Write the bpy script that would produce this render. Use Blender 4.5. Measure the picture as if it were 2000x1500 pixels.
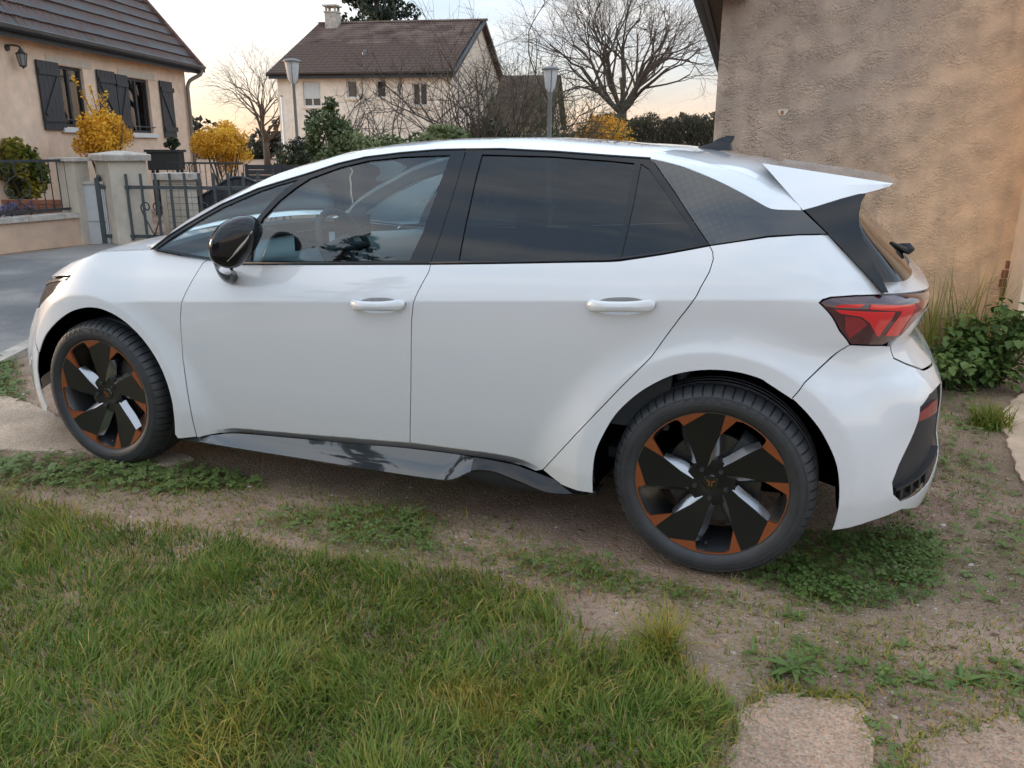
import bpy, bmesh, math, random
import numpy as np
from mathutils import Vector, Matrix
from mathutils.geometry import delaunay_2d_cdt
for o in list(bpy.data.objects): bpy.data.objects.remove(o)
SC=bpy.context.scene
COL=SC.collection
R=math.radians
# ------------------------------------------------------------ camera (a phone held at eye height beside the rear wheel)
cam=bpy.data.cameras.new('camera'); camo=bpy.data.objects.new('camera',cam); COL.objects.link(camo)
cam.sensor_fit='HORIZONTAL'; cam.sensor_width=36; cam.lens=36*1593.46/2000; cam.clip_start=.05; cam.clip_end=3000
_yaw,_pit,_rol=-.371344622,.285130984,.00524714673
_f=Vector((math.sin(_yaw)*math.cos(_pit),math.cos(_yaw)*math.cos(_pit),-math.sin(_pit)))
_r=Vector((math.cos(_yaw),-math.sin(_yaw),0)); _u=_r.cross(_f)
_r,_u=_r*math.cos(_rol)+_u*math.sin(_rol),_u*math.cos(_rol)-_r*math.sin(_rol)
_M=Matrix((_r,_u,-_f)).transposed().to_4x4(); _M.translation=Vector((3.07498905,-3.55278076,1.47266843)); camo.matrix_world=_M
SC.camera=camo
# ------------------------------------------------------------ sky: low sun behind the houses at the left, thin high cloud
SUN_EL,SUN_AZ=R(8),R(-88)          # azimuth measured from +Y towards +X
w=bpy.data.worlds.new('World'); SC.world=w; w.use_nodes=True
nt=w.node_tree; N=nt.nodes; L=nt.links; N.clear()
sky=N.new('ShaderNodeTexSky'); sky.sky_type='NISHITA'; sky.sun_disc=False; sky.sun_elevation=SUN_EL; sky.sun_rotation=SUN_AZ
sky.air_density=1.0; sky.dust_density=1.0; sky.ozone_density=1.5; sky.altitude=100
tc=N.new('ShaderNodeTexCoord'); mp=N.new('ShaderNodeMapping'); mp.inputs['Scale'].default_value=(1.0,1.0,3.2); mp.inputs['Rotation'].default_value=(0,0,.6)
L.new(tc.outputs['Generated'],mp.inputs['Vector'])
nz=N.new('ShaderNodeTexNoise'); nz.inputs['Scale'].default_value=2.7; nz.inputs['Detail'].default_value=7; nz.inputs['Roughness'].default_value=.55; nz.inputs['Distortion'].default_value=.4
L.new(mp.outputs[0],nz.inputs['Vector'])
rp=N.new('ShaderNodeValToRGB'); rp.color_ramp.elements[0].position=.40; rp.color_ramp.elements[1].position=.64
rp.color_ramp.elements[0].color=(0,0,0,1); rp.color_ramp.elements[1].color=(.55,.55,.55,1)
L.new(nz.outputs['Fac'],rp.inputs['Fac'])
# veil of thin high cloud at dusk: peach near the horizon, pale blue-grey overhead, the same all round
sx=N.new('ShaderNodeSeparateXYZ'); L.new(tc.outputs['Generated'],sx.inputs[0])
wob=N.new('ShaderNodeMath'); wob.operation='MULTIPLY_ADD'; wob.inputs[1].default_value=.10; L.new(nz.outputs['Fac'],wob.inputs[0])
sub=N.new('ShaderNodeMath'); sub.operation='SUBTRACT'; L.new(sx.outputs[2],sub.inputs[0]); sub.inputs[1].default_value=.05; L.new(sub.outputs[0],wob.inputs[2])
vr=N.new('ShaderNodeValToRGB'); cr=vr.color_ramp; cr.elements[0].position=0; cr.elements[0].color=(1.85,1.12,.92,1); cr.elements[1].position=1; cr.elements[1].color=(2.5,2.95,3.40,1)
for p_,c_ in ((.035,(1.82,1.33,1.18)),(.085,(1.80,1.56,1.53)),(.16,(1.58,1.64,1.74)),(.40,(2.30,2.70,3.02))):
    e_=cr.elements.new(p_); e_.color=(*c_,1)
L.new(wob.outputs[0],vr.inputs['Fac'])
dk=N.new('ShaderNodeMixRGB'); dk.blend_type='MULTIPLY'; dk.inputs['Fac'].default_value=1
rp.color_ramp.elements[0].color=(.64,.72,.85,1); rp.color_ramp.elements[1].color=(1.42,1.22,1.08,1)
L.new(vr.outputs[0],dk.inputs[1]); L.new(rp.outputs[0],dk.inputs[2])
mx=N.new('ShaderNodeMixRGB'); mx.inputs['Fac'].default_value=.80; L.new(sky.outputs[0],mx.inputs[1]); L.new(dk.outputs[0],mx.inputs[2])
bg=N.new('ShaderNodeBackground'); bg.inputs['Strength'].default_value=.15; L.new(mx.outputs[0],bg.inputs['Color'])
ou=N.new('ShaderNodeOutputWorld'); L.new(bg.outputs[0],ou.inputs['Surface'])
sl=bpy.data.lights.new('sun','SUN'); sl.energy=.8; sl.angle=R(12); sl.color=(1,.72,.5)
slo=bpy.data.objects.new('sun',sl); COL.objects.link(slo)
_d=Vector((math.sin(SUN_AZ)*math.cos(SUN_EL),math.cos(SUN_AZ)*math.cos(SUN_EL),math.sin(SUN_EL)))
slo.rotation_euler=_d.to_track_quat('Z','Y').to_euler(); slo.location=_d*60
SC.render.engine='CYCLES'
SC.cycles.max_bounces=6; SC.cycles.diffuse_bounces=3; SC.cycles.glossy_bounces=4; SC.cycles.transmission_bounces=4; SC.cycles.transparent_max_bounces=10; SC.cycles.caustics_reflective=False; SC.cycles.caustics_refractive=False
SC.cycles.use_adaptive_sampling=True; SC.cycles.adaptive_threshold=.025
SC.view_settings.view_transform='Standard'; SC.view_settings.look='None'; SC.view_settings.gamma=1; SC.view_settings.use_curve_mapping=False
SC.view_settings.exposure=2.0
import numpy as np
# ---------------------------------------------------------------- car body surfaces (metres; x rearwards, z up, y<0 = near side)
def _table(n):
    th=np.linspace(0,np.pi/2,4001)
    cx=np.sin(th)**(2/n); cy=np.cos(th)**(2/n)
    L=np.concatenate([[0],np.cumsum(np.hypot(np.diff(cx*0.9),np.diff(cy*0.88)))])
    return L,cx,cy
TF=_table(2.7); TR=_table(3.6); TG=_table(3.6)
X1,X2,X2G=0.05,2.55,2.25
def smax(a,b,k):
    h=np.clip(0.5+0.5*(a-b)/k,0,1); return b*(1-h)+a*h+k*h*(1-h)
def sabs(a,k): return np.sqrt(a*a+k*k)-k
def ip(z,zs,vs):      # smooth (pchip-like) interpolation
    z=np.asarray(z,float); zs=np.asarray(zs,float); vs=np.asarray(vs,float)
    h=np.diff(zs); d=np.diff(vs)/h
    m=np.zeros(len(zs)); m[0]=d[0]; m[-1]=d[-1]
    for i in range(1,len(zs)-1):
        if d[i-1]*d[i]>0:
            w1=2*h[i]+h[i-1]; w2=h[i]+2*h[i-1]; m[i]=(w1+w2)/(w1/d[i-1]+w2/d[i])
    i=np.clip(np.searchsorted(zs,z)-1,0,len(zs)-2); t=np.clip((z-zs[i])/h[i],0,1)
    r=(2*t**3-3*t**2+1)*vs[i]+(t**3-2*t**2+t)*h[i]*m[i]+(-2*t**3+3*t**2)*vs[i+1]+(t**3-t**2)*h[i]*m[i+1]
    return r
XR_Z=[0.15,0.22,0.28,0.34,0.4,0.46,0.52,0.58,0.64,0.7,0.76,0.8,0.84,0.88,0.92,0.96,1.0,1.03,1.07,1.12,1.3]
XR_X=[3.47,3.515,3.53,3.536,3.534,3.531,3.53,3.526,3.509,3.477,3.427,3.402,3.387,3.403,3.415,3.427,3.416,3.372,3.345,3.30,3.15]
XF_Z=[0.15,0.2,0.25,0.35,0.45,0.55,0.65,0.72,0.78,0.84,0.9,0.95,1.0,1.04,1.2]
XF_X=[-0.97,-0.985,-0.985,-0.975,-0.95,-0.892,-0.807,-0.74,-0.691,-0.644,-0.541,-0.41,-0.196,-.06,.0]
WHEELS=((0.0,.349),(2.767,.349))
def zc(x): return .786+.0747*x
def wB(x,z):
    x=np.asarray(x,float); z=np.asarray(z,float)
    wb=.898-.010*((x-1.45)/1.45)**2
    d=z-zc(x); u=sabs(np.maximum(d,0),.004); l=np.maximum(-d,0)
    lo=.035*l+.13*l*l-.02*np.sin(np.clip(l/.55,0,1)*np.pi)*(.0)
    w=wb-.24*u-1.0*u*u-lo
    zl=np.interp(x,[.50,.60,.70,1.35,1.6,1.92,2.02,2.11,2.25],[.20,.245,.268,.308,.324,.328,.324,.303,.26])
    w=w-.95*np.maximum(zl-z,0)*np.clip((x-.5)/.06,0,1)*np.clip((2.3-x)/.08,0,1)
    for (cx,cz) in WHEELS:
        r=np.hypot(x-cx,z-cz)
        q_=r-.472; q_=.5*(q_+np.sqrt(q_*q_+.007**2))
        fl=.9015-.32*q_-.5*q_**2
        fl=np.where(z<cz-.02,fl-.10*np.maximum(cz-.02-z,0),fl)
        w=smax(w,fl,.022)
    return w
def _fr(T,a):
    L,cx,cy=T; a=np.clip(a,0,L[-1]); return np.interp(a,L,cx),np.interp(a,L,cy)
def PB(s,z):
    s=np.asarray(s,float); z=np.asarray(z,float); s,z=np.broadcast_arrays(s,z)
    fx,fy=_fr(TF,X1-s); rx,ry=_fr(TR,s-X2)
    x=np.where(s<X1,X1-(X1-ip(z,XF_Z,XF_X))*fx,np.where(s>X2,X2+(ip(z,XR_Z,XR_X)-X2)*rx,s))
    k=np.where(s<X1,fy,np.where(s>X2,ry,1.))
    return np.stack([x,-wB(x,z)*k,z],-1)
XG_Z=[.95,1.05,1.12,1.2,1.3,1.4,1.5]
XG_X=[3.40,3.355,3.30,3.235,3.14,3.04,2.92]
def wG(x,z):
    d=z-1.0
    return .846-.27*d-.40*d*d-.014*((np.asarray(x)-1.6)/1.3)**2
def PG(s,z):
    s=np.asarray(s,float); z=np.asarray(z,float); s,z=np.broadcast_arrays(s,z)
    rx,ry=_fr(TG,s-X2G)
    x=np.where(s>X2G,X2G+(ip(z,XG_Z,XG_X)-X2G)*rx,s)
    return np.stack([x,-wG(x,z)*np.where(s>X2G,ry,1.),z],-1)
def surf_n(P,s,z,h=1e-3):
    a=P(s+h,z)-P(s-h,z); b=P(s,z+h)-P(s,z-h)
    n=np.cross(a,b); n/=np.linalg.norm(n,axis=-1,keepdims=True)+1e-12
    return n
TS=_table(5.0)
def PS(s,z):       # flat outer skin of the tailgate winglet and spoiler sides
    s=np.asarray(s,float); z=np.asarray(z,float); s,z=np.broadcast_arrays(s,z)
    rx,ry=_fr(TS,s-X2G)
    x=np.where(s>X2G,X2G+1.30*rx,s)
    return np.stack([x,-(wG(x,z)-.03*np.clip((x-2.5)/.8,0,1.5)**2)*np.where(s>X2G,ry,1.)-.0,z],-1)
# ------------------------------------------------------------ helpers
rng=np.random.default_rng(7); random.seed(7)
def tag(o,label=None,cat=None,group=None,kind=None):
    if label: o['label']=label
    if cat: o['category']=cat
    if group: o['group']=group
    if kind: o['kind']=kind
    return o
def empty(name,label=None,cat=None,loc=(0,0,0),group=None,parent=None):
    o=bpy.data.objects.new(name,None); COL.objects.link(o); o.location=loc; o.empty_display_size=.1
    if parent is not None: o.parent=parent
    return tag(o,label,cat,group)
def link(name,me,mat=None,parent=None):
    o=bpy.data.objects.new(name,me); COL.objects.link(o)
    if mat is not None and not me.materials: me.materials.append(mat)
    if parent is not None: o.parent=parent
    return o
class MB:                                   # mesh builder
    def __init__(s): s.v=[]; s.f=[]
    def add(s,v,f):
        b=len(s.v); s.v.extend([tuple(map(float,q)) for q in v]); s.f.extend([tuple(i+b for i in q) for q in f]); return s
    def box(s,a,b):
        x0,y0,z0=a; x1,y1,z1=b
        return s.add([(x0,y0,z0),(x1,y0,z0),(x1,y1,z0),(x0,y1,z0),(x0,y0,z1),(x1,y0,z1),(x1,y1,z1),(x0,y1,z1)],
            [(0,3,2,1),(4,5,6,7),(0,1,5,4),(1,2,6,5),(2,3,7,6),(3,0,4,7)])
    def obox(s,o,ax,ay,az):                 # box from corner o and three edge vectors
        o,ax,ay,az=[np.array(q,float) for q in (o,ax,ay,az)]
        v=[o,o+ax,o+ax+ay,o+ay,o+az,o+ax+az,o+ax+ay+az,o+ay+az]
        f=[(0,3,2,1),(4,5,6,7),(0,1,5,4),(1,2,6,5),(2,3,7,6),(3,0,4,7)]
        if np.dot(np.cross(ax,ay),az)<0: f=[q[::-1] for q in f]
        return s.add(v,f)
    def tube(s,pts,rad,n=8,cap=True):
        pts=np.array(pts,float); m=len(pts); rad=np.broadcast_to(np.asarray(rad,float),(m,))
        t=np.gradient(pts,axis=0); t/=np.linalg.norm(t,axis=1,keepdims=True)+1e-9
        up=np.array([0,0,1.]) if abs(t[0][2])<.9 else np.array([1.,0,0])
        a=np.cross(t[0],up); a/=np.linalg.norm(a); v=[]
        for i in range(m):
            a=a-t[i]*np.dot(a,t[i]); a/=np.linalg.norm(a)+1e-9; b=np.cross(t[i],a)
            for k in range(n):
                an=2*math.pi*k/n; v.append(pts[i]+rad[i]*(math.cos(an)*a+math.sin(an)*b))
        f=[(i*n+k,i*n+(k+1)%n,(i+1)*n+(k+1)%n,(i+1)*n+k) for i in range(m-1) for k in range(n)]
        if cap: f+= [tuple(range(n))[::-1],tuple((m-1)*n+k for k in range(n))]
        return s.add(v,f)
    def lathe(s,prof,n=64,axis='y',center=(0,0,0),close=False):   # prof: (radius, along)
        v=[];m=len(prof); c=np.array(center,float)
        for k in range(n):
            an=2*math.pi*k/n
            for r_,h in prof:
                q=(r_*math.cos(an),h,r_*math.sin(an)) if axis=='y' else (r_*math.cos(an),r_*math.sin(an),h)
                v.append(c+q)
        f=[]
        for k in range(n):
            for i in range(m-1+(1 if close else 0)):
                j=(i+1)%m
                q=(k*m+i,((k+1)%n)*m+i,((k+1)%n)*m+j,k*m+j)
                f.append(q if axis=='y' else q)
        return s.add(v,f)
    def prism(s,poly,fn,d0,d1):             # extruded polygon; fn(u,v,d)->xyz
        n=len(poly); v=[fn(a,b,d0) for a,b in poly]+[fn(a,b,d1) for a,b in poly]
        f=[tuple(range(n)),tuple(range(n,2*n))[::-1]]+[(i,i+n,(i+1)%n+n,(i+1)%n) for i in range(n)]
        return s.add(v,f)
    def grid(s,G):                          # G[i][j] -> xyz
        G=np.asarray(G,float); a,b=G.shape[:2]
        return s.add(G.reshape(-1,3),[(i*b+j,i*b+j+1,(i+1)*b+j+1,(i+1)*b+j) for i in range(a-1) for j in range(b-1)])
    def mesh(s,name,smooth=False,fix=True):
        me=bpy.data.meshes.new(name); me.from_pydata(s.v,[],s.f); me.update()
        if fix:
            bm=bmesh.new(); bm.from_mesh(me); bmesh.ops.recalc_face_normals(bm,faces=bm.faces); bm.to_mesh(me); bm.free()
        if smooth:
            me.shade_smooth()
            if smooth!='full': 
                try: me.set_sharp_from_angle(angle=R(float(smooth) if not isinstance(smooth,bool) else 35))
                except Exception: pass
        return me
    def build(s,name,mat,parent=None,smooth=False,fix=True): return link(name,s.mesh(name,smooth,fix),mat,parent)
def np_mesh(name,V,F,mat=None,parent=None,smooth=False,attr=None):    # big numpy meshes, F (m,k)
    V=np.ascontiguousarray(V,np.float32); F=np.ascontiguousarray(F,np.int32); k=F.shape[1]
    me=bpy.data.meshes.new(name); me.vertices.add(len(V)); me.vertices.foreach_set('co',V.ravel())
    me.loops.add(F.size); me.loops.foreach_set('vertex_index',F.ravel())
    me.polygons.add(len(F)); me.polygons.foreach_set('loop_start',np.arange(0,F.size,k,dtype=np.int32)); 
    me.update(calc_edges=True)
    if smooth: me.shade_smooth()
    if attr is not None:
        for an,av in attr.items():
            a=me.attributes.new(an,'FLOAT','POINT'); a.data.foreach_set('value',np.ascontiguousarray(av,np.float32))
    me.validate()
    return link(name,me,mat,parent)
def copy_tree(o,parent=None):
    c=o.copy(); COL.objects.link(c); c.parent=parent
    for ch in list(o.children): copy_tree(ch,c)
    return c
def catmull(pts,n=8,closed=False):
    P=np.array(pts,float); m=len(P); out=[]
    rngm=m if closed else m-1
    for i in range(rngm):
        p0=P[(i-1)%m] if (closed or i>0) else P[0]; p1=P[i]; p2=P[(i+1)%m]; p3=P[(i+2)%m] if (closed or i+2<m) else P[-1]
        for k in range(n):
            t=k/n; out.append(.5*((2*p1)+(-p0+p2)*t+(2*p0-5*p1+4*p2-p3)*t*t+(-p0+3*p1-3*p2+p3)*t**3))
    if not closed: out.append(P[-1])
    return np.array(out)
# ------------------------------------------------------------ materials
MAT={}
def nodes(name):
    m=bpy.data.materials.new(name); m.use_nodes=True; nt=m.node_tree
    b=nt.nodes['Principled BSDF']; MAT[name]=m; return m,nt,b
def lnk(nt,a,b): nt.links.new(a,b)
def pm(name,col,rough=.5,metal=0.,coat=0.,var=.0,vscale=8.,bump=0.,bscale=60.,spec=.5,coatr=.03,detail=6,hue=None,rvar=0.):
    m,nt,b=nodes(name); b.inputs['Roughness'].default_value=rough; b.inputs['Metallic'].default_value=metal
    b.inputs['Coat Weight'].default_value=coat; b.inputs['Coat Roughness'].default_value=coatr; b.inputs['Specular IOR Level'].default_value=spec
    b.inputs['Base Color'].default_value=(*col,1)
    if var or bump or rvar:
        tc=nt.nodes.new('ShaderNodeTexCoord')
    if var:
        n=nt.nodes.new('ShaderNodeTexNoise'); n.inputs['Scale'].default_value=vscale; n.inputs['Detail'].default_value=detail; n.inputs['Roughness'].default_value=.6
        lnk(nt,tc.outputs['Object'],n.inputs['Vector'])
        r=nt.nodes.new('ShaderNodeValToRGB'); e=r.color_ramp.elements; e[0].position=.3; e[1].position=.72
        c2=hue if hue else [min(1,c*(1+var)) for c in col]; c1=[c*(1-var) for c in col]
        e[0].color=(*c1,1); e[1].color=(*c2,1); lnk(nt,n.outputs['Fac'],r.inputs['Fac']); lnk(nt,r.outputs[0],b.inputs['Base Color'])
        if rvar:
            mr=nt.nodes.new('ShaderNodeMapRange'); mr.inputs[3].default_value=rough-rvar; mr.inputs[4].default_value=rough+rvar
            lnk(nt,n.outputs['Fac'],mr.inputs[0]); lnk(nt,mr.outputs[0],b.inputs['Roughness'])
    if bump:
        n2=nt.nodes.new('ShaderNodeTexNoise'); n2.inputs['Scale'].default_value=bscale; n2.inputs['Detail'].default_value=5
        lnk(nt,tc.outputs['Object'],n2.inputs['Vector'])
        bp=nt.nodes.new('ShaderNodeBump'); bp.inputs['Strength'].default_value=bump; bp.inputs['Distance'].default_value=.02
        lnk(nt,n2.outputs['Fac'],bp.inputs['Height']); lnk(nt,bp.outputs[0],b.inputs['Normal'])
    return m
def glass(name,tint,trans,ior=1.5,rough=0.0):
    m=bpy.data.materials.new(name); m.use_nodes=True; nt=m.node_tree; nt.nodes.clear(); MAT[name]=m
    t=nt.nodes.new('ShaderNodeBsdfTransparent'); t.inputs[0].default_value=(*[c*trans for c in tint],1)
    g=nt.nodes.new('ShaderNodeBsdfGlossy'); g.inputs['Roughness'].default_value=rough; g.inputs[0].default_value=(1,1,1,1)
    f=nt.nodes.new('ShaderNodeFresnel'); f.inputs[0].default_value=ior
    mx=nt.nodes.new('ShaderNodeMixShader'); nt.links.new(f.outputs[0],mx.inputs[0]); nt.links.new(t.outputs[0],mx.inputs[1]); nt.links.new(g.outputs[0],mx.inputs[2])
    o=nt.nodes.new('ShaderNodeOutputMaterial'); nt.links.new(mx.outputs[0],o.inputs[0]); return m
# ------------------------------------------------------------ setting materials
def mixnoise(nt,tc,scale,c1,c2,lo=.35,hi=.65,detail=6,out='Object',dist=0.):
    n=nt.nodes.new('ShaderNodeTexNoise'); n.inputs['Scale'].default_value=scale; n.inputs['Detail'].default_value=detail; n.inputs['Roughness'].default_value=.6; n.inputs['Distortion'].default_value=dist
    lnk(nt,tc.outputs[out],n.inputs['Vector']); r=nt.nodes.new('ShaderNodeValToRGB'); e=r.color_ramp.elements
    e[0].position=lo; e[1].position=hi; e[0].color=(*c1,1); e[1].color=(*c2,1); lnk(nt,n.outputs['Fac'],r.inputs['Fac']); return r.outputs[0],n.outputs['Fac']
def mixc(nt,fac,a,b,blend='MIX'):
    m=nt.nodes.new('ShaderNodeMixRGB'); m.blend_type=blend
    for i,v in ((0,fac),(1,a),(2,b)):
        if isinstance(v,(int,float)): m.inputs[i].default_value=v
        elif isinstance(v,tuple): m.inputs[i].default_value=(*v,1)
        else: lnk(nt,v,m.inputs[i])
    return m.outputs[0]
def ramp(nt,fac,lo,hi,a=0.,b=1.):
    m=nt.nodes.new('ShaderNodeMapRange'); m.inputs[1].default_value=lo; m.inputs[2].default_value=hi; m.inputs[3].default_value=a; m.inputs[4].default_value=b; lnk(nt,fac,m.inputs[0]); return m.outputs[0]
def bumpn(nt,h,b,strength,dist,prev=None):
    bp=nt.nodes.new('ShaderNodeBump'); bp.inputs['Strength'].default_value=strength; bp.inputs['Distance'].default_value=dist; lnk(nt,h,bp.inputs['Height'])
    if prev is not None: lnk(nt,prev,bp.inputs['Normal'])
    if b is not None: lnk(nt,bp.outputs[0],b.inputs['Normal'])
    return bp.outputs[0]
def stucco(name,c_low,c_high,worm=True,tone_and_stain=True):
    m,nt,b=nodes(name); b.inputs['Roughness'].default_value=.93; b.inputs['Specular IOR Level'].default_value=.2
    tc=nt.nodes.new('ShaderNodeTexCoord')
    # blotchy colour ramp: greyer brown to the left, brighter orange to the right
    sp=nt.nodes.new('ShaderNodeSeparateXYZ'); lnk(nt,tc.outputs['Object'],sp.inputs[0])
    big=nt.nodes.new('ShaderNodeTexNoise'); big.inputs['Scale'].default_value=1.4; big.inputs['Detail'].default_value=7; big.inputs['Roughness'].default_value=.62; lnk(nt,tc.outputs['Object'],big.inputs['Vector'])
    if tone_and_stain:
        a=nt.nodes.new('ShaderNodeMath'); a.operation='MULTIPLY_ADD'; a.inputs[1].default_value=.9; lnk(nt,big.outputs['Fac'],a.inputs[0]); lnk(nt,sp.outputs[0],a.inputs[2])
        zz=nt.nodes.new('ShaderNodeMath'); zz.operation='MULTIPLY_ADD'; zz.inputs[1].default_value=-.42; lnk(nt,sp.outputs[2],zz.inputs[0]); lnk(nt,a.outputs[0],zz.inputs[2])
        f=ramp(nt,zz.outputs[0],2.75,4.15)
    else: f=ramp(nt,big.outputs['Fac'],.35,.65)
    base=mixc(nt,f,c_low,c_high)
    st,_=mixnoise(nt,tc,5.,((.78,.78,.79) if tone_and_stain else (.91,.91,.915)),(1.08,1.05,1.03),.36,.64,8); base=mixc(nt,1.,base,st,'MULTIPLY')
    if tone_and_stain:
        mp=nt.nodes.new('ShaderNodeMapping'); mp.inputs['Scale'].default_value=(7,7,.55); lnk(nt,tc.outputs['Object'],mp.inputs[0]); sn=nt.nodes.new('ShaderNodeTexNoise'); sn.inputs['Scale'].default_value=1.; sn.inputs['Detail'].default_value=6; lnk(nt,mp.outputs[0],sn.inputs['Vector']); base=mixc(nt,ramp(nt,sn.outputs['Fac'],.50,.72,0.,.55),base,(.30,.235,.185))
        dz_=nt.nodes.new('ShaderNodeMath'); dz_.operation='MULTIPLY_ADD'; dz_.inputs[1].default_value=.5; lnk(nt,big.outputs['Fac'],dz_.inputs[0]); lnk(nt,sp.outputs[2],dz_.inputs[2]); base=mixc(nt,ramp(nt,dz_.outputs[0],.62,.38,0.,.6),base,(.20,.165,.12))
    if worm:
        w=nt.nodes.new('ShaderNodeTexNoise'); w.inputs['Scale'].default_value=42; w.inputs['Detail'].default_value=3; w.inputs['Distortion'].default_value=1.4; lnk(nt,tc.outputs['Object'],w.inputs['Vector'])
        v=nt.nodes.new('ShaderNodeTexVoronoi'); v.feature='SMOOTH_F1'; v.inputs['Scale'].default_value=38; v.inputs['Smoothness'].default_value=.6
        dm=nt.nodes.new('ShaderNodeMixRGB'); dm.inputs[0].default_value=.07; lnk(nt,tc.outputs['Object'],dm.inputs[1]); lnk(nt,w.outputs['Color'],dm.inputs[2]); lnk(nt,dm.outputs[0],v.inputs['Vector'])
        hs=nt.nodes.new('ShaderNodeMath'); hs.operation='ADD'; r1=ramp(nt,w.outputs['Fac'],.36,.62); lnk(nt,r1,hs.inputs[0]); r2=ramp(nt,v.outputs['Distance'],.1,.6,.8,0.); lnk(nt,r2,hs.inputs[1])
        # smoother trowelled patches
        pn=nt.nodes.new('ShaderNodeTexNoise'); pn.inputs['Scale'].default_value=3.2; pn.inputs['Detail'].default_value=4; lnk(nt,tc.outputs['Object'],pn.inputs['Vector'])
        k=ramp(nt,pn.outputs['Fac'],.62,.50,.25,1.); mu=nt.nodes.new('ShaderNodeMath'); mu.operation='MULTIPLY'; lnk(nt,hs.outputs[0],mu.inputs[0]); lnk(nt,k,mu.inputs[1])
        g1=bumpn(nt,mu.outputs[0],None,.40,.006); gn=nt.nodes.new('ShaderNodeTexNoise'); gn.inputs['Scale'].default_value=190; gn.inputs['Detail'].default_value=5; gn.inputs['Roughness'].default_value=.7; lnk(nt,tc.outputs['Object'],gn.inputs['Vector']); bumpn(nt,gn.outputs['Fac'],b,.7,.005,g1)
    else:
        w=nt.nodes.new('ShaderNodeTexNoise'); w.inputs['Scale'].default_value=70; w.inputs['Detail'].default_value=4; lnk(nt,tc.outputs['Object'],w.inputs['Vector']); bumpn(nt,w.outputs['Fac'],b,.35,.01)
    lnk(nt,base,b.inputs['Base Color']); return m
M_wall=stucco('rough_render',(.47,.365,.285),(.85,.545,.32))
M_pil=stucco('smooth_peach_render',(.84,.60,.40),(.90,.68,.48),worm=False,tone_and_stain=False)
M_peach=stucco('peach_facade_render',(.72,.52,.375),(.80,.60,.45),worm=False,tone_and_stain=False)
M_cream=stucco('cream_facade_render',(.78,.665,.53),(.84,.73,.60),worm=False,tone_and_stain=False)
M_lowwall=stucco('low_wall_peach',(.55,.39,.285),(.66,.47,.34),worm=False,tone_and_stain=False)
M_stone=pm('weathered_concrete',(.46,.41,.35),.95,var=.35,vscale=6,bump=.5,bscale=30)
M_crep=stucco('pillar_rough_render',(.50,.44,.36),(.60,.53,.43),tone_and_stain=False)
M_grey=pm('grey_box_plastic',(.45,.45,.45),.6,var=.1,vscale=5)
M_iron=pm('dark_iron_paint',(.030,.034,.034),.5,var=.25,vscale=15)
M_gate=pm('grey_green_gate_paint',(.055,.065,.066),.5,var=.2,vscale=12)
M_shut=pm('dark_shutter_paint',(.028,.029,.033),.55,var=.2,vscale=9)
M_wwhite=pm('white_joinery',(.62,.62,.60),.45,var=.06,vscale=6)
M_win=pm('window_pane_dark',(.02,.023,.026),.06,coat=.5)
M_curt=pm('net_curtain',(.86,.87,.88),.8,var=.35,vscale=12)
M_zinc=pm('zinc_gutter',(.13,.13,.13),.5,metal=.3,var=.2,vscale=5)
M_pipe=pm('brown_downpipe',(.20,.155,.12),.5,var=.15,vscale=4)
M_tile=pm('dark_roof_tile',(.145,.080,.062),.95,spec=.12,var=.45,vscale=2.2,hue=(.24,.150,.122),bump=.2,bscale=25)
M_tile2=pm('brown_roof_tile',(.130,.082,.066),.95,spec=.12,var=.5,vscale=1.1,hue=(.215,.155,.125),bump=.2,bscale=20)
M_brick=pm('red_brick',(.26,.105,.06),.9,var=.3,vscale=6,bump=.3,bscale=40)
M_wood=pm('brown_soffit_board',(.10,.065,.045),.8,var=.3,vscale=10)
M_fasc=pm('dark_fascia',(.022,.025,.028),.55,var=.2,vscale=6)
M_white_lamp=pm('frosted_lamp_glass',(.62,.63,.62),.35,coat=.3,var=.08,vscale=8)
M_pole=pm('grey_lamp_post',(.16,.16,.15),.5,var=.15,vscale=5)
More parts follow.
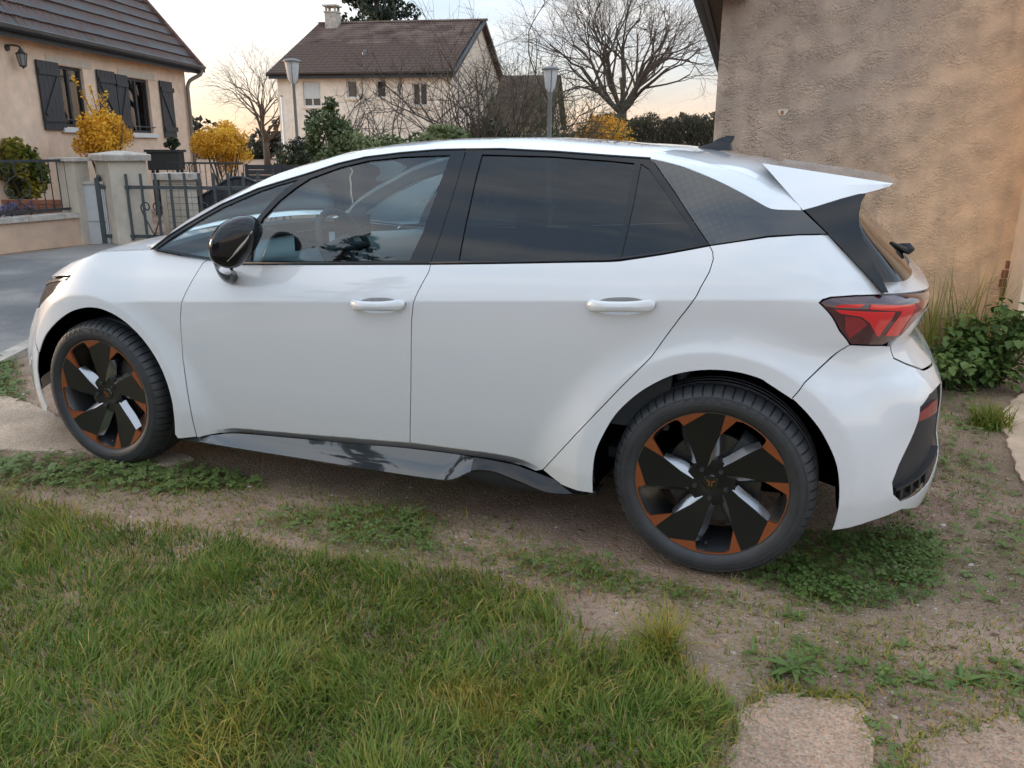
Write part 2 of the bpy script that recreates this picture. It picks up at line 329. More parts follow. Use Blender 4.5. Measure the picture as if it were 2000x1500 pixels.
# ------------------------------------------------------------ ground
def groundmat():
    m,nt,b=nodes('drive_dirt_gravel'); b.inputs['Roughness'].default_value=.95; b.inputs['Specular IOR Level'].default_value=.15
    tc=nt.nodes.new('ShaderNodeTexCoord')
    c1,_=mixnoise(nt,tc,1.9,(.225,.145,.104),(.43,.295,.215),.36,.66,9)
    c2,_=mixnoise(nt,tc,.9,(.0,.0,.0),(1,1,1),.47,.62,8); moss,_=mixnoise(nt,tc,9,(.10,.10,.04),(.18,.15,.075),.3,.7)
    k=nt.nodes.new('ShaderNodeMath'); k.operation='MULTIPLY'; k.inputs[1].default_value=.55; lnk(nt,c2,k.inputs[0])
    c=mixc(nt,k.outputs[0],c1,moss)
    v=nt.nodes.new('ShaderNodeTexVoronoi'); v.inputs['Scale'].default_value=95; lnk(nt,tc.outputs['Object'],v.inputs['Vector'])
    g=ramp(nt,v.outputs['Color'],.86,.9); 
    s=nt.nodes.new('ShaderNodeSeparateColor'); lnk(nt,v.outputs['Color'],s.inputs[0])
    lt=nt.nodes.new('ShaderNodeMath'); lt.operation='LESS_THAN'; lt.inputs[1].default_value=.36; lnk(nt,v.outputs['Distance'],lt.inputs[0])
    gt=nt.nodes.new('ShaderNodeMath'); gt.operation='GREATER_THAN'; gt.inputs[1].default_value=.72; lnk(nt,s.outputs[0],gt.inputs[0])
    mu=nt.nodes.new('ShaderNodeMath'); mu.operation='MULTIPLY'; lnk(nt,lt.outputs[0],mu.inputs[0]); lnk(nt,gt.outputs[0],mu.inputs[1])
    sc_=ramp(nt,s.outputs[1],0,1,.2,.5); cc=nt.nodes.new('ShaderNodeCombineColor'); 
    for i,f_ in enumerate((1.,.86,.74)):
        mm=nt.nodes.new('ShaderNodeMath'); mm.operation='MULTIPLY'; mm.inputs[1].default_value=f_; lnk(nt,sc_,mm.inputs[0]); lnk(nt,mm.outputs[0],cc.inputs[i])
    c=mixc(nt,mu.outputs[0],c,cc.outputs[0])
    lnk(nt,c,b.inputs['Base Color'])
    n=nt.nodes.new('ShaderNodeTexNoise'); n.inputs['Scale'].default_value=60; n.inputs['Detail'].default_value=6; lnk(nt,tc.outputs['Object'],n.inputs['Vector'])
    ad=nt.nodes.new('ShaderNodeMath'); ad.operation='ADD'; lnk(nt,n.outputs['Fac'],ad.inputs[0]); rr=ramp(nt,v.outputs['Distance'],0,.5,.5,0.); lnk(nt,rr,ad.inputs[1])
    bumpn(nt,ad.outputs[0],b,.9,.012); return m
M_ground=groundmat()
def vnoise(x,y,sc,seed=0):
    r_=np.random.default_rng(seed); out=np.zeros_like(x)
    for o_ in range(10):
        a=r_.uniform(0,2*np.pi); f=sc*r_.uniform(.6,1.7); ph=r_.uniform(0,6.3); out+=np.sin((x*np.cos(a)+y*np.sin(a))*f+ph)
    return out/10
def gz_(x,y):                                  # gentle unevenness near the car, level under the wheels
    d=np.minimum.reduce([np.hypot(x-a,y-b) for a,b in ((0,-.8),(2.767,-.8),(0,.8),(2.767,.8))])
    h=.016*vnoise(x,y,3.,1)+.008*vnoise(x,y,11.,2)
    return h*np.clip((d-.15)/.5,0,1)-.002
gx=np.concatenate([[-600,-200,-80,-40,-20,-12,-8],np.arange(-6,8.01,.07),[10,14,20,40,80,200,600]]); gy=np.concatenate([[-600,-200,-80,-40,-20,-10,-6],np.arange(-4.5,5.01,.07),[7,10,14,20,40,80,200,600,900]])
X_,Y_=np.meshgrid(gx,gy,indexing='ij'); Zn=np.where((np.abs(X_-1)<7.1)&(np.abs(Y_-.25)<4.8),gz_(X_,Y_),-.002); G=np.stack([X_,Y_,Zn],-1)
a_,b_=G.shape[:2]; idx=np.arange(a_*b_).reshape(a_,b_); F=np.stack([idx[:-1,:-1],idx[1:,:-1],idx[1:,1:],idx[:-1,1:]],-1).reshape(-1,4)
tag(np_mesh('ground',G.reshape(-1,3),F,M_ground,smooth=True),kind='structure')
# road, kerb
def asphalt():
    m,nt,b=nodes('worn_asphalt'); b.inputs['Roughness'].default_value=.85; tc=nt.nodes.new('ShaderNodeTexCoord')
    c,_=mixnoise(nt,tc,.7,(.105,.102,.10),(.165,.16,.157),.35,.65,8); s,_=mixnoise(nt,tc,160,(.7,.7,.7),(1.25,1.25,1.25),.35,.65,2); c=mixc(nt,1.,c,s,'MULTIPLY')
    p_,_=mixnoise(nt,tc,.35,(1,1,1),(1.45,1.38,1.28),.52,.6,6); c=mixc(nt,1.,c,p_,'MULTIPLY'); lnk(nt,c,b.inputs['Base Color'])
    n=nt.nodes.new('ShaderNodeTexNoise'); n.inputs['Scale'].default_value=120; n.inputs['Detail'].default_value=3; lnk(nt,tc.outputs['Object'],n.inputs['Vector']); bumpn(nt,n.outputs['Fac'],b,.5,.006); return m
M_road=asphalt()
kerb=catmull([(-.4,-14),(-.9,-5),(-1.55,-1.6),(-2.15,-.05),(-2.5,.65),(-2.9,1.6),(-3.3,3.),(-3.45,4.6),(-3.2,6.5),(-2.4,9),(-.5,12),(4,15),(14,18),(40,22)],8)
farx=np.interp(kerb[:,1],[-14,0,6,9,14,22],[-7.9,-7.55,-7.2,-7.0,-6.4,-5.0]); fary=kerb[:,1].copy(); 
m=MB(); V=[]; F=[]
for i,(kx,ky) in enumerate(kerb): V+=[(kx,ky,.010),(min(farx[i],kx-2.5),ky if ky<12 else ky+4,.010)]
F=[(2*i,2*i+2,2*i+3,2*i+1) for i in range(len(kerb)-1)]
tag(MB().add(V,F).build('road',M_road),kind='structure')
kt=np.gradient(kerb,axis=0); kt/=np.linalg.norm(kt,axis=1,keepdims=True); kn=np.stack([kt[:,1],-kt[:,0]],1)
# kerb stones, each one a piece
kb=empty('kerb'); tag(kb,kind='structure'); M_kerb=pm('kerb_concrete',(.42,.37,.31),.95,var=.3,vscale=7,bump=.5,bscale=60)
L_=np.concatenate([[0],np.cumsum(np.hypot(*np.diff(kerb,axis=0).T))]); ss=np.arange(8,L_[-1]-26,.9)
for s0 in ss:
    p0=np.array([np.interp(s0+.006,L_,kerb[:,k]) for k in (0,1)]); p1=np.array([np.interp(s0+.894,L_,kerb[:,k]) for k in (0,1)]); d_=p1-p0; n_=np.array([d_[1],-d_[0]]); n_/=np.linalg.norm(n_)
    zt=.045+random.uniform(-.006,.006); w_=.13
    q0,q1,q2,q3=p0,p1,p1+n_*w_,p0+n_*w_
    mm=MB(); bv=.012
    mm.add([(*q0,-.05),(*q1,-.05),(*q2,-.05),(*q3,-.05),(*q0,zt-bv),(*q1,zt-bv),(*q2,zt),(*q3,zt),(*(q0+n_*bv),zt),(*(q1+n_*bv),zt)],[(0,1,5,4),(4,5,9,8),(8,9,6,7),(2,3,7,6),(1,2,6,9,5),(3,0,4,8,7)]); mm.build('kerb_stone',M_kerb,kb)
# worn pebble-concrete pads
def pebble(name,col):
    m,nt,b=nodes(name); b.inputs['Roughness'].default_value=.9; tc=nt.nodes.new('ShaderNodeTexCoord')
    v=nt.nodes.new('ShaderNodeTexVoronoi'); v.inputs['Scale'].default_value=150; lnk(nt,tc.outputs['Object'],v.inputs['Vector'])
    s=nt.nodes.new('ShaderNodeSeparateColor'); lnk(nt,v.outputs['Color'],s.inputs[0]); k=ramp(nt,s.outputs[0],0,1,.78,1.3)
    c=mixc(nt,1.,col,k,'MULTIPLY'); tint=mixc(nt,s.outputs[1],(1.1,.92,.8),(.95,1.0,1.0)); c=mixc(nt,1.,c,tint,'MULTIPLY')
    st,_=mixnoise(nt,tc,3,(.72,.72,.72),(1.12,1.1,1.08),.35,.65,8); c=mixc(nt,1.,c,st,'MULTIPLY'); lnk(nt,c,b.inputs['Base Color'])
    h=ramp(nt,v.outputs['Distance'],0,.6,1.,0.); bumpn(nt,h,b,.8,.005); return m
M_peb=pebble('pebble_concrete',(.36,.262,.195)); M_peb2=pebble('pale_track_concrete',(.42,.345,.27)); M_sm=pm('smooth_warm_concrete',(.52,.38,.265),.9,var=.25,vscale=4,bump=.3,bscale=80)
def pad(name,poly,z,mat,rough=.02,seed=0):
    r_=np.random.default_rng(seed); P=dens_(poly,.06); P=P+r_.normal(0,rough*.35,P.shape); n=len(P); c=P.mean(0)
    V=[(x,y,z+gz_(np.array(x),np.array(y))) for x,y in P]+[(c[0]+(x-c[0])*.985,c[1]+(y-c[1])*.985,z+.003) for x,y in P]
    V2=[(x,y,-.03) for x,y in P]
    mm=MB(); mm.add(V+V2,[(i,(i+1)%n,n+(i+1)%n,n+i) for i in range(n)]+[tuple(range(n,2*n))]+[(2*n+i,2*n+(i+1)%n,(i+1)%n,i) for i in range(n)]); 
    return tag(mm.build(name,mat),kind='structure')
def dens_(poly,step):
    poly=np.array(poly,float); out=[]
    for i in range(len(poly)):
        a=poly[i]; b=poly[(i+1)%len(poly)]; k=max(1,int(np.ceil(np.hypot(*(b-a))/step)))
        for t in range(k): out.append(a+(b-a)*t/k)
    return np.array(out)
pad('stepping_pad',[(2.95,-1.95),(2.98,-1.6),(3.04,-1.47),(3.16,-1.43),(3.27,-1.41),(3.29,-1.52),(3.34,-1.75),(3.36,-1.95)],.003,M_peb,.05,1)
pad('garden_path',[(3.40,-1.51),(3.55,-1.40),(3.75,-1.25),(4.6,-1.0),(4.9,-2.4),(3.44,-2.4)],.003,M_peb,.05,2)
pad('track_slab',[(-1.9,-.2),(-1.2,-.35),(-.93,-.43),(-.54,-.55),(-.1,-.62),(.3,-.66),(.25,-.8),(-.15,-.82),(-.68,-.95),(-1.3,-1.0),(-2.0,-.8)],.012,M_peb2,seed=3)
pad('apron_slab',[(4.05,1.5),(4.3,2.25),(5.2,2.4),(5.2,-.9),(4.25,-.55),(4.0,.1),(3.99,.65)],.014,M_sm,seed=4)
# ------------------------------------------------------------ rendered building at the right
D1=np.array([-.096,.995]); D2=np.array([.995,.096])           # receding side / wall facing us
W0=np.array([2.20,2.62])
bd=empty('garage_building','rough rendered building with dark eaves standing behind the car','building',(0,0,0))
def wp(u,v,z): q_=W0+D2*u+D1*v; return (q_[0],q_[1],z)
# the wall facing us carries its thrown render as real relief
def worm_field(nx,nz,dx,l0,l1,seed):
    r_=np.random.default_rng(seed); f=np.fft.rfft2(r_.normal(size=(nx,nz))); kx=np.fft.fftfreq(nx,dx)[:,None]; kz=np.fft.rfftfreq(nz,dx)[None]; k=np.hypot(kx,kz)
    g=np.fft.irfft2(f*np.exp(-((k-.5*(1/l0+1/l1))/(.35*(1/l1-1/l0)))**2),s=(nx,nz)); return g/g.std()
dx_=.0048; nx_=int(2.12/dx_); nz_=int(2.75/dx_)
wf=worm_field(nx_,nz_,dx_,.070,.026,5); wf2=worm_field(nx_,nz_,dx_,.40,.14,6); wf3=worm_field(nx_,nz_,dx_,.022,.011,7)
hh=.0060*(1-np.exp(-(wf/.38)**2))*np.clip(.80-.45*wf2,.08,1.15)+.0014*wf3*np.clip(.9-.4*wf2,.1,1.2)
hh*=np.clip(1.25-np.linspace(0,2.12,nx_)[:,None]*.36,.5,1.1)
U_,Z_=np.meshgrid(np.linspace(0,2.12,nx_),np.linspace(-.1,2.65,nz_),indexing='ij'); hh[0,:]=0; hh[-1,:]=0
Gw=np.stack([W0[0]+D2[0]*U_-D1[0]*hh,W0[1]+D2[1]*U_-D1[1]*hh,Z_],-1); ii=np.arange(nx_*nz_).reshape(nx_,nz_)
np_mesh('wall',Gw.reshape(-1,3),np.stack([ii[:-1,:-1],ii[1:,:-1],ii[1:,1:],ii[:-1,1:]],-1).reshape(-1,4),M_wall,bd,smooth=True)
m=MB(); m.add([wp(2.12,0,-.1),wp(4.2,0,-.1),wp(4.2,0,4.0),wp(2.12,0,4.2)],[(0,1,2,3)]); m.add([wp(0,0,2.65),wp(2.12,0,2.65),wp(2.12,0,4.2),wp(.05,0,2.7)],[(0,1,2,3)]); m.add([wp(0,0,-.1),wp(0,9,-.1),wp(0,9,2.65),wp(0,0,2.65)],[(3,2,1,0)]); m.add([wp(0,9,-.1),wp(4.2,9,-.1),wp(4.2,9,4),wp(0,9,2.62)],[(3,2,1,0)])
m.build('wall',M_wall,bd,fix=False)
# pilaster / return at the right corner
m=MB(); m.obox(wp(2.01,-.34,-.1),tuple(D2*1.2)+(0,),tuple(D1*.36)+(0,),(0,0,4.2)); m.build('pilaster',M_pil,bd)
m=MB(); m.obox(wp(1.97,-.38,-.1),tuple(D2*1.25)+(0,),tuple(D1*.40)+(0,),(0,0,.30)); m.build('plinth',M_sm,bd)
# patch where the render has fallen off and bricks show in the corner
for i in range(4):
    zb_=.50+i*.062; wd=(.03,.045,.04,.025)[i]
    m=MB(); m.obox(wp(2.01-wd,-.012,zb_),tuple(D2*wd)+(0,),tuple(D1*.03)+(0,),(0,0,.052)); m.build('brick',M_brick,bd)
# anchor hole in the wall
m=MB(); c0=np.array(wp(.455,-.009,1.70)); 
rim=[(c0[0]+.03*math.cos(t)*(1+.25*math.sin(3*t)),c0[1],c0[2]+.026*math.sin(t)*(1+.2*math.cos(2*t))) for t in np.linspace(0,2*np.pi,17)[:-1]]; inn=[(c0[0]-.004+.011*math.cos(t),c0[1]+.003,c0[2]-.004+.014*math.sin(t)) for t in np.linspace(0,2*np.pi,17)[:-1]]
m.add(rim+inn,[(i,(i+1)%16,16+(i+1)%16,16+i) for i in range(16)]); m.build('plaster_chip',pm('chipped_plaster',(.62,.55,.45),.9),bd,fix=False)
m=MB().add([(x,y-.001,z) for x,y,z in inn],[tuple(range(16))]); m.build('wall_plug',pm('rusty_plug',(.30,.11,.03),.7,var=.3,vscale=60),bd)
# eave along the left side
E0=np.array([2.08,2.55]); E1d=np.array([-.108,.994])
def ep(v,o,z): q_=E0+E1d*v+np.array([.994,.108])*o; return (q_[0],q_[1],z)
m=MB(); m.add([ep(-.2,0,2.40),ep(9,0,2.40),ep(9,0,2.56),ep(-.2,0,2.56),ep(-.2,.03,2.40),ep(9,.03,2.40),ep(9,.03,2.56),ep(-.2,.03,2.56)],[(0,1,2,3),(7,6,5,4),(0,4,5,1),(3,2,6,7),(0,3,7,4),(1,5,6,2)]); m.build('fascia',M_fasc,bd)
m=MB(); 
G=[[ep(v,-.05+.055*math.cos(t),2.515+.055*math.sin(t)) for t in np.linspace(R(180),R(360),9)] for v in (-.2,9)]
m.grid(G); m.build('gutter',M_fasc,bd,'full',fix=False)
m=MB(); m.add([ep(-.2,.03,2.43),ep(9,.03,2.43),ep(9,.30,2.43),ep(-.2,.30,2.43)],[(0,1,2,3)]); m.build('soffit',M_wood,bd)
m=MB(); m.add([ep(-.25,-.04,2.57),ep(9,-.04,2.57),ep(9,2.4,4.2),ep(-.25,2.4,4.2)],[(0,1,2,3)]); m.add([ep(-.25,-.04,2.61),ep(9,-.04,2.61),ep(9,2.4,4.24),ep(-.25,2.4,4.24)],[(3,2,1,0)]); m.build('roof_slope',M_tile2,bd)
m=MB(); m.add([ep(-.25,2.4,4.24),ep(9,2.4,4.24),ep(9,5.2,3.4),ep(-.25,5.2,3.4)],[(0,1,2,3)]); m.build('roof_slope',M_tile2,bd)
# ------------------------------------------------------------ roof tiles
def tile_mesh(w,l,h=.05,ribs=2):
    pr=[]; k=ribs*6
    for i in range(k+1): t=i/k; pr.append((t*w,h*.35+h*.65*max(0,math.sin(t*ribs*2*math.pi-.6))))
    V=[];n=len(pr)
    for (yy,dz) in ((0,-.004),(0,.018),(l*1.12,.0)):
        for (x,z) in pr: V.append((x,yy,(z if dz!=-.004 else -.012)+(dz if dz>0 else 0)))
    F=[(r_*n+i,r_*n+i+1,(r_+1)*n+i+1,(r_+1)*n+i) for r_ in (0,1) for i in range(n-1)]
    me=bpy.data.meshes.new('roof_tile'); me.from_pydata(V,[],F); me.update(); me.shade_smooth(); me.set_sharp_from_angle(angle=R(50)); return me
def tile_roof(house,org,ax,ay,width,length,tw,tl,mat,limit,vis):
    """tiles on the plane org + ax*u + ay*v (unit vectors); the `limit` that show largest are pieces, the rest one mesh"""
    ax,ay=np.array(ax),np.array(ay); an=np.cross(ax,ay); an/=np.linalg.norm(an)
    me=tile_mesh(tw,tl); me.materials.append(mat); nv=len(me.vertices); co=np.zeros(nv*3); me.vertices.foreach_get('co',co); co=co.reshape(-1,3); fs=[tuple(p_.vertices) for p_ in me.polygons]
    Mx=np.stack([ax,ay,an],1); spots=[]
    nu,nv_=int(width/tw),int(length/tl)
    for j in range(nv_):
        for i in range(nu): spots.append((vis(i*tw,j*tl),i*tw,j*tl))
    spots.sort(); rest=MB(); rt=empty('roof',parent=house)
    for k,(d_,u,v) in enumerate(spots):
        tilt=random.uniform(-.006,.006); off=np.array(org)+ax*u+ay*(v+random.uniform(-.006,.006))+an*random.uniform(0,.006)
        if k<limit:
            o=bpy.data.objects.new('roof_tile',me); COL.objects.link(o); o.parent=rt
            mw=Matrix(Mx.tolist()).to_4x4() @ Matrix.Rotation(tilt,4,'X'); mw.translation=Vector(off); o.matrix_local=mw
        else: rest.add((co@Mx.T)+off,fs)
    if rest.v: tag(rest.build('roof_tiles',mat,rt,50,fix=False),kind='stuff')
    return rt
# ------------------------------------------------------------ peach house at the left
K_=np.array([-12.53,13.77]); dF=np.array([.31,-.951]); nF=np.array([.951,.31])
def hp(u,o,z): q_=K_+dF*u+nF*o; return np.array([q_[0],q_[1],z])       # u along the facade towards us, o outwards
h1=empty('peach_house','peach single-storey house with dark tiled roof and black shutters across the road','house',(0,0,0))
wins=[(4.62,5.52,1.76,2.87),(1.95,3.0,1.69,2.85)]
def facade(name,P,u0,u1,z0,z1,ops,mat,par,dep=.22):
    us=sorted({u0,u1,*[a for o_ in ops for a in o_[:2]]}); zs=sorted({z0,z1,*[a for o_ in ops for a in o_[2:4]]}); mm=MB()
    for i in range(len(us)-1):
        for j in range(len(zs)-1):
            cu,cz_=(us[i]+us[i+1])/2,(zs[j]+zs[j+1])/2
            if any(o_[0]<cu<o_[1] and o_[2]<cz_<o_[3] for o_ in ops): continue
            mm.add([P(us[i],0,zs[j]),P(us[i+1],0,zs[j]),P(us[i+1],0,zs[j+1]),P(us[i],0,zs[j+1])],[(0,1,2,3)])
    for a,b_,c_,d_ in [o_[:4] for o_ in ops]:
        mm.add([P(a,0,c_),P(a,-dep,c_),P(a,-dep,d_),P(a,0,d_)],[(0,1,2,3)]); mm.add([P(b_,0,c_),P(b_,-dep,c_),P(b_,-dep,d_),P(b_,0,d_)],[(3,2,1,0)])
        mm.add([P(a,0,d_),P(a,-dep,d_),P(b_,-dep,d_),P(b_,0,d_)],[(0,1,2,3)]); mm.add([P(a,0,c_),P(a,-dep,c_),P(b_,-dep,c_),P(b_,0,c_)],[(3,2,1,0)])
    return mm.build(name,mat,par,fix=False)
facade('wall',hp,0,12,-.1,3.32,wins,M_peach,h1)
def q4(*pts): return MB().add(pts,[(0,1,2,3)])
m=q4(hp(0,0,-.1),hp(0,-8,-.1),hp(0,-8,3.3),hp(0,0,3.3)); m.add([hp(0,0,3.3),hp(0,-8,3.3),hp(0,-4,8.2)],[(0,1,2)]); m.build('gable_wall',M_peach,h1)
m=q4(hp(12,0,-.1),hp(12,-8,-.1),hp(12,-8,3.3),hp(12,0,3.3)); m.add([hp(12,0,3.3),hp(12,-8,3.3),hp(12,-4,8.2)],[(0,1,2)]); m.build('gable_wall',M_peach,h1)
q4(hp(0,-8,-.1),hp(12,-8,-.1),hp(12,-8,3.3),hp(0,-8,3.3)).build('wall',M_peach,h1)
def slab(par,name,P,u0,u1,o0,o1,z0,z1,mat):
    mm=MB(); mm.add([P(u0,o0,z0),P(u1,o0,z0),P(u1,o1,z0),P(u0,o1,z0),P(u0,o0,z1),P(u1,o0,z1),P(u1,o1,z1),P(u0,o1,z1)],[(0,3,2,1),(4,5,6,7),(0,1,5,4),(1,2,6,5),(2,3,7,6),(3,0,4,7)]); return mm.build(name,mat,par)
def window_unit(par,P,u0,u1,z0,z1,dep,frame,pane,curt=None,mull=True,fw=.055):
    w_=empty('window',parent=par)
    for (a,b_,c_,d_) in ((u0,u0+fw,z0,z1),(u1-fw,u1,z0,z1),(u0+fw,u1-fw,z0,z0+fw),(u0+fw,u1-fw,z1-fw,z1)): slab(w_,'frame',P,a,b_,-dep-.05,-dep+.01,c_,d_,frame)
    mid=(u0+u1)/2
    if mull: slab(w_,'frame',P,mid-fw*.6,mid+fw*.6,-dep-.05,-dep+.015,z0+fw,z1-fw,frame)
    for (a,b_) in (((u0+fw,mid-fw*.6),(mid+fw*.6,u1-fw)) if mull else ((u0+fw,u1-fw),)):
        slab(w_,'pane',P,a,b_,-dep-.03,-dep-.015,z0+fw,z1-fw,pane)
    return w_
M_paneT=glass('house_window_glass',(.95,.97,.97),.92,1.45)
for (a,b_,c_,d_) in wins:
    w_=window_unit(h1,hp,a,b_,c_,d_,.07,M_shut,M_paneT)
    # curtains behind the panes
    for (s0,s1) in ((a+.08,a+(b_-a)*.40),(a+(b_-a)*.62,b_-.08)):
        G=[[hp(s0+(s1-s0)*t,-.150-.012*math.sin(t*22),z) for t in np.linspace(0,1,24)] for z in (c_+.06,d_-.06)]; MB().grid(G).build('curtain',M_curt,w_,'full',fix=False)
    slab(h1,'window_sill',hp,a-.10,b_+.10,-.10,.07,c_-.10,c_-.02,M_wwhite)
    slab(h1,'lintel_band',hp,a-.32,b_+.28,-.005,.012,d_+.015,d_+.15,pm('pale_lintel_render',(.58,.48,.38),.9,var=.1,vscale=6) if 'pale_lintel_render' not in MAT else MAT['pale_lintel_render'])
    m=MB(); 
    for z in (c_+.13,): m.tube([hp(a-.05,.03,z),hp(b_+.05,.03,z)],.012,6)
    m.build('guard_rail',M_iron,h1)
M_room=pm('dark_room',(.012,.012,.013),.9)
for (a,b_,c_,d_) in wins:
    mm=MB(); mm.add([hp(a-.2,-.5,c_-.2),hp(b_+.2,-.5,c_-.2),hp(b_+.2,-.5,d_+.2),hp(a-.2,-.5,d_+.2)],[(0,1,2,3)]); mm.build('room_backing',M_room,h1)
def shutter(u0,u1,z0,z1,tilt,lead):
    sh=empty('shutter',parent=h1); n=5; w_=(u1-u0)/n; th=.03
    sg=1 if tilt>=0 else -1
    def P(u,o,z):      # hinged leaf, slightly ajar
        base=hp(u,0.02+o,z); t=(u-u0)/(u1-u0); t=(1-t) if lead else t
        return base+np.array([*nF,0])*abs(tilt)*t
    for i in range(n): slab(sh,'board',P,u0+i*w_+.003,u0+(i+1)*w_-.003,0,th,z0,z1,M_shut)
    for zz in (z0+.14,z1-.24): slab(sh,'ledge',P,u0+.02,u1-.02,th+.001,th+.022,zz,zz+.10,M_shut)
    mm=MB(); a=(u0+.08,z0+.26) ; b_=(u1-.08,z1-.26)
    if lead: a,b_=(u1-.08,z0+.26),(u0+.08,z1-.26)
    d_=np.array(b_)-np.array(a); d_/=np.linalg.norm(d_); nn=np.array([-d_[1],d_[0]])*.045
    c4=[np.array(a)+nn,np.array(a)-nn,np.array(b_)-nn,np.array(b_)+nn]
    V=[P(u,th+.001,z) for u,z in c4]+[P(u,th+.02,z) for u,z in c4]; mm.add(V,[(0,1,2,3),(4,5,6,7),(0,1,5,4),(1,2,6,5),(2,3,7,6),(3,0,4,7)]); mm.build('brace',M_shut,sh)
    for zz in (z0+.19,z1-.19):
        m2=MB(); uu=u0 if not lead else u1; m2.tube([P(uu,.05,zz-.05),P(uu,.05,zz+.05)],.018,6); m2.build('hinge',M_iron,sh)
shutter(5.50,6.17,1.70,2.90,.0,True); shutter(3.50,4.18,1.72,2.90,.0,False); shutter(2.98,3.47,1.68,2.87,.0,True); shutter(.86,1.48,1.60,2.88,.0,False)
# eaves, gutter, downpipe
slab(h1,'fascia',hp,-.35,12.3,.22,.26,3.16,3.34,M_fasc); slab(h1,'soffit',hp,-.3,12.3,-.05,.22,3.19,3.21,M_peach)
G=[[hp(u,.32+.065*math.cos(t),3.33+.065*math.sin(t)) for t in np.linspace(R(180),R(360),9)] for u in np.linspace(-.45,12.3,6)]; MB().grid(G).build('gutter',M_zinc,h1,'full',fix=False)
MB().tube([hp(-.42,.385,3.335),hp(12.3,.385,3.335)],.011,6).build('gutter_bead',M_zinc,h1,'full')
MB().tube(catmull([hp(-.28,.32,3.27),hp(-.26,.30,3.15),hp(-.05,.10,2.98),hp(.06,.07,2.8)],5).tolist()+[hp(.06,.07,1.6),hp(.06,.07,.0)],.045,10).build('downpipe',M_pipe,h1,'full')
ps=math.radians(50); org=hp(-.42,.34,3.30)
ay=np.array([*(-nF*math.cos(ps)),math.sin(ps)]); ax=np.array([*dF,0.])
q4(org+ax*-.02+ay*-.02+np.array([0,0,-.05]),org+ax*12.9+np.array([0,0,-.05]),org+ax*12.9+ay*6.6+np.array([0,0,-.05]),org+ay*6.6+np.array([0,0,-.05])).build('roof_deck',M_fasc,h1)
q4(hp(-.42,-8.34,3.3),hp(12.5,-8.34,3.3),org+ax*12.9+ay*6.6,org+ay*6.6).build('roof_back_slope',M_tile,h1)
rt=tile_roof(h1,org,ax,ay,9.6,6.3,.24,.33,M_tile,300,lambda u,v:abs(u-3.6)*.40+v*1.0+ (0 if v<2.4 else 5))
for j in range(18):   # verge caps down the gable edge
    m=MB(); a=org+ax*-.06+ay*(j*.35); m.obox(a+np.array([0,0,-.10]),ax*.11,ay*.37,np.array([0,0,.155+.012])); m.build('verge_tile',M_tile,rt)
for (u,v) in ((2.35,.72),(7.3,.95)):    # vent tiles
    c0=org+ax*u+ay*v; an=np.cross(ax,ay); m=MB(); m.add([c0+an*.06,c0+ax*.22+an*.06,c0+ax*.11+an*.17,c0+ax*.11+ay*.42+an*.05],[(0,1,2),(0,2,3),(1,3,2)]); m.build('vent_tile',pm('pale_vent_tile',(.30,.24,.22),.8) if 'pale_vent_tile' not in MAT else MAT['pale_vent_tile'],rt)
# wall lantern
wl=empty('wall_lantern','black coach lantern on the peach house wall under the gutter','lantern',tuple(hp(6.76,0,2.9)))
def hl_(a,b_,c_): return np.array([*(dF*a+nF*b_),c_])
MB().tube(catmull([hl_(.12,.0,.12),hl_(.12,.07,.16),hl_(.05,.17,.15),hl_(0,.17,.10)],5),.016,7).build('arm',M_iron,wl,'full')
MB().tube([hl_(.12,.0,.12),hl_(.12,.03,.12)],.055,12).build('wall_plate',M_iron,wl)
c0=hl_(0,.17,0); m=MB(); m.lathe([(.0,.12),(.03,.11),(.045,.07),(.10,.035),(.105,.03),(.0,.028)],6,'z',c0); m.build('cap',M_iron,wl)
m=MB(); m.lathe([(.08,.03),(.05,-.16),(.0,-.165)],6,'z',c0); m.build('lantern_glass',pm('lantern_glass',(.25,.25,.24),.15,coat=1),wl)
m=MB()
for k in range(6):
    t=2*math.pi*k/6; m.tube([c0+np.array([.084*math.cos(t),.084*math.sin(t),.03]),c0+np.array([.053*math.cos(t),.053*math.sin(t),-.16])],.007,5)
m.lathe([(.058,-.155),(.058,-.17),(.02,-.19),(.0,-.215)],6,'z',c0); m.build('lantern_bars',M_iron,wl)
# ------------------------------------------------------------ cream two-storey house in the middle
F_=np.array([-13.04,30.45]); eC=np.array([.981,.195]); gC=np.array([-.195,.981])
def cp(u,o,z): q_=F_+eC*u-gC*o; return np.array([q_[0],q_[1],z])
h2=empty('cream_house','cream two-storey house with brown tiled gable roof beyond the shrubs','house',(0,0,0))
ops=[(-6.86,-6.04,3.08,4.14),(-4.80,-4.31,3.44,4.17),(-3.43,-2.98,3.44,4.17),(-1.78,-1.10,3.10,4.05),(-7.65,-6.9,.9,1.6)]
facade('wall',cp,-8.05,0,-.1,4.5,ops,M_cream,h2,.2)
m=q4(cp(0,0,-.1),cp(0,-11.5,-.1),cp(0,-11.5,4.5),cp(0,0,4.5)); m.add([cp(0,0,4.5),cp(0,-11.5,4.5),cp(0,-5.9,7.1)],[(0,1,2)]); m.build('gable_wall',M_cream,h2)
m=q4(cp(-8.05,0,-.1),cp(-8.05,-11.5,-.1),cp(-8.05,-11.5,4.5),cp(-8.05,0,4.5)); m.add([cp(-8.05,0,4.5),cp(-8.05,-11.5,4.5),cp(-8.05,-5.9,7.1)],[(0,1,2)]); m.build('gable_wall',M_cream,h2)
for i,(a,b_,c_,d_) in enumerate(ops):
    window_unit(h2,cp,a,b_,c_,d_,.10,M_wwhite,M_win,mull=(i in (0,3)))
    slab(h2,'window_sill',cp,a-.08,b_+.08,-.02,.06,c_-.08,c_-.005,M_cream)
m=MB()
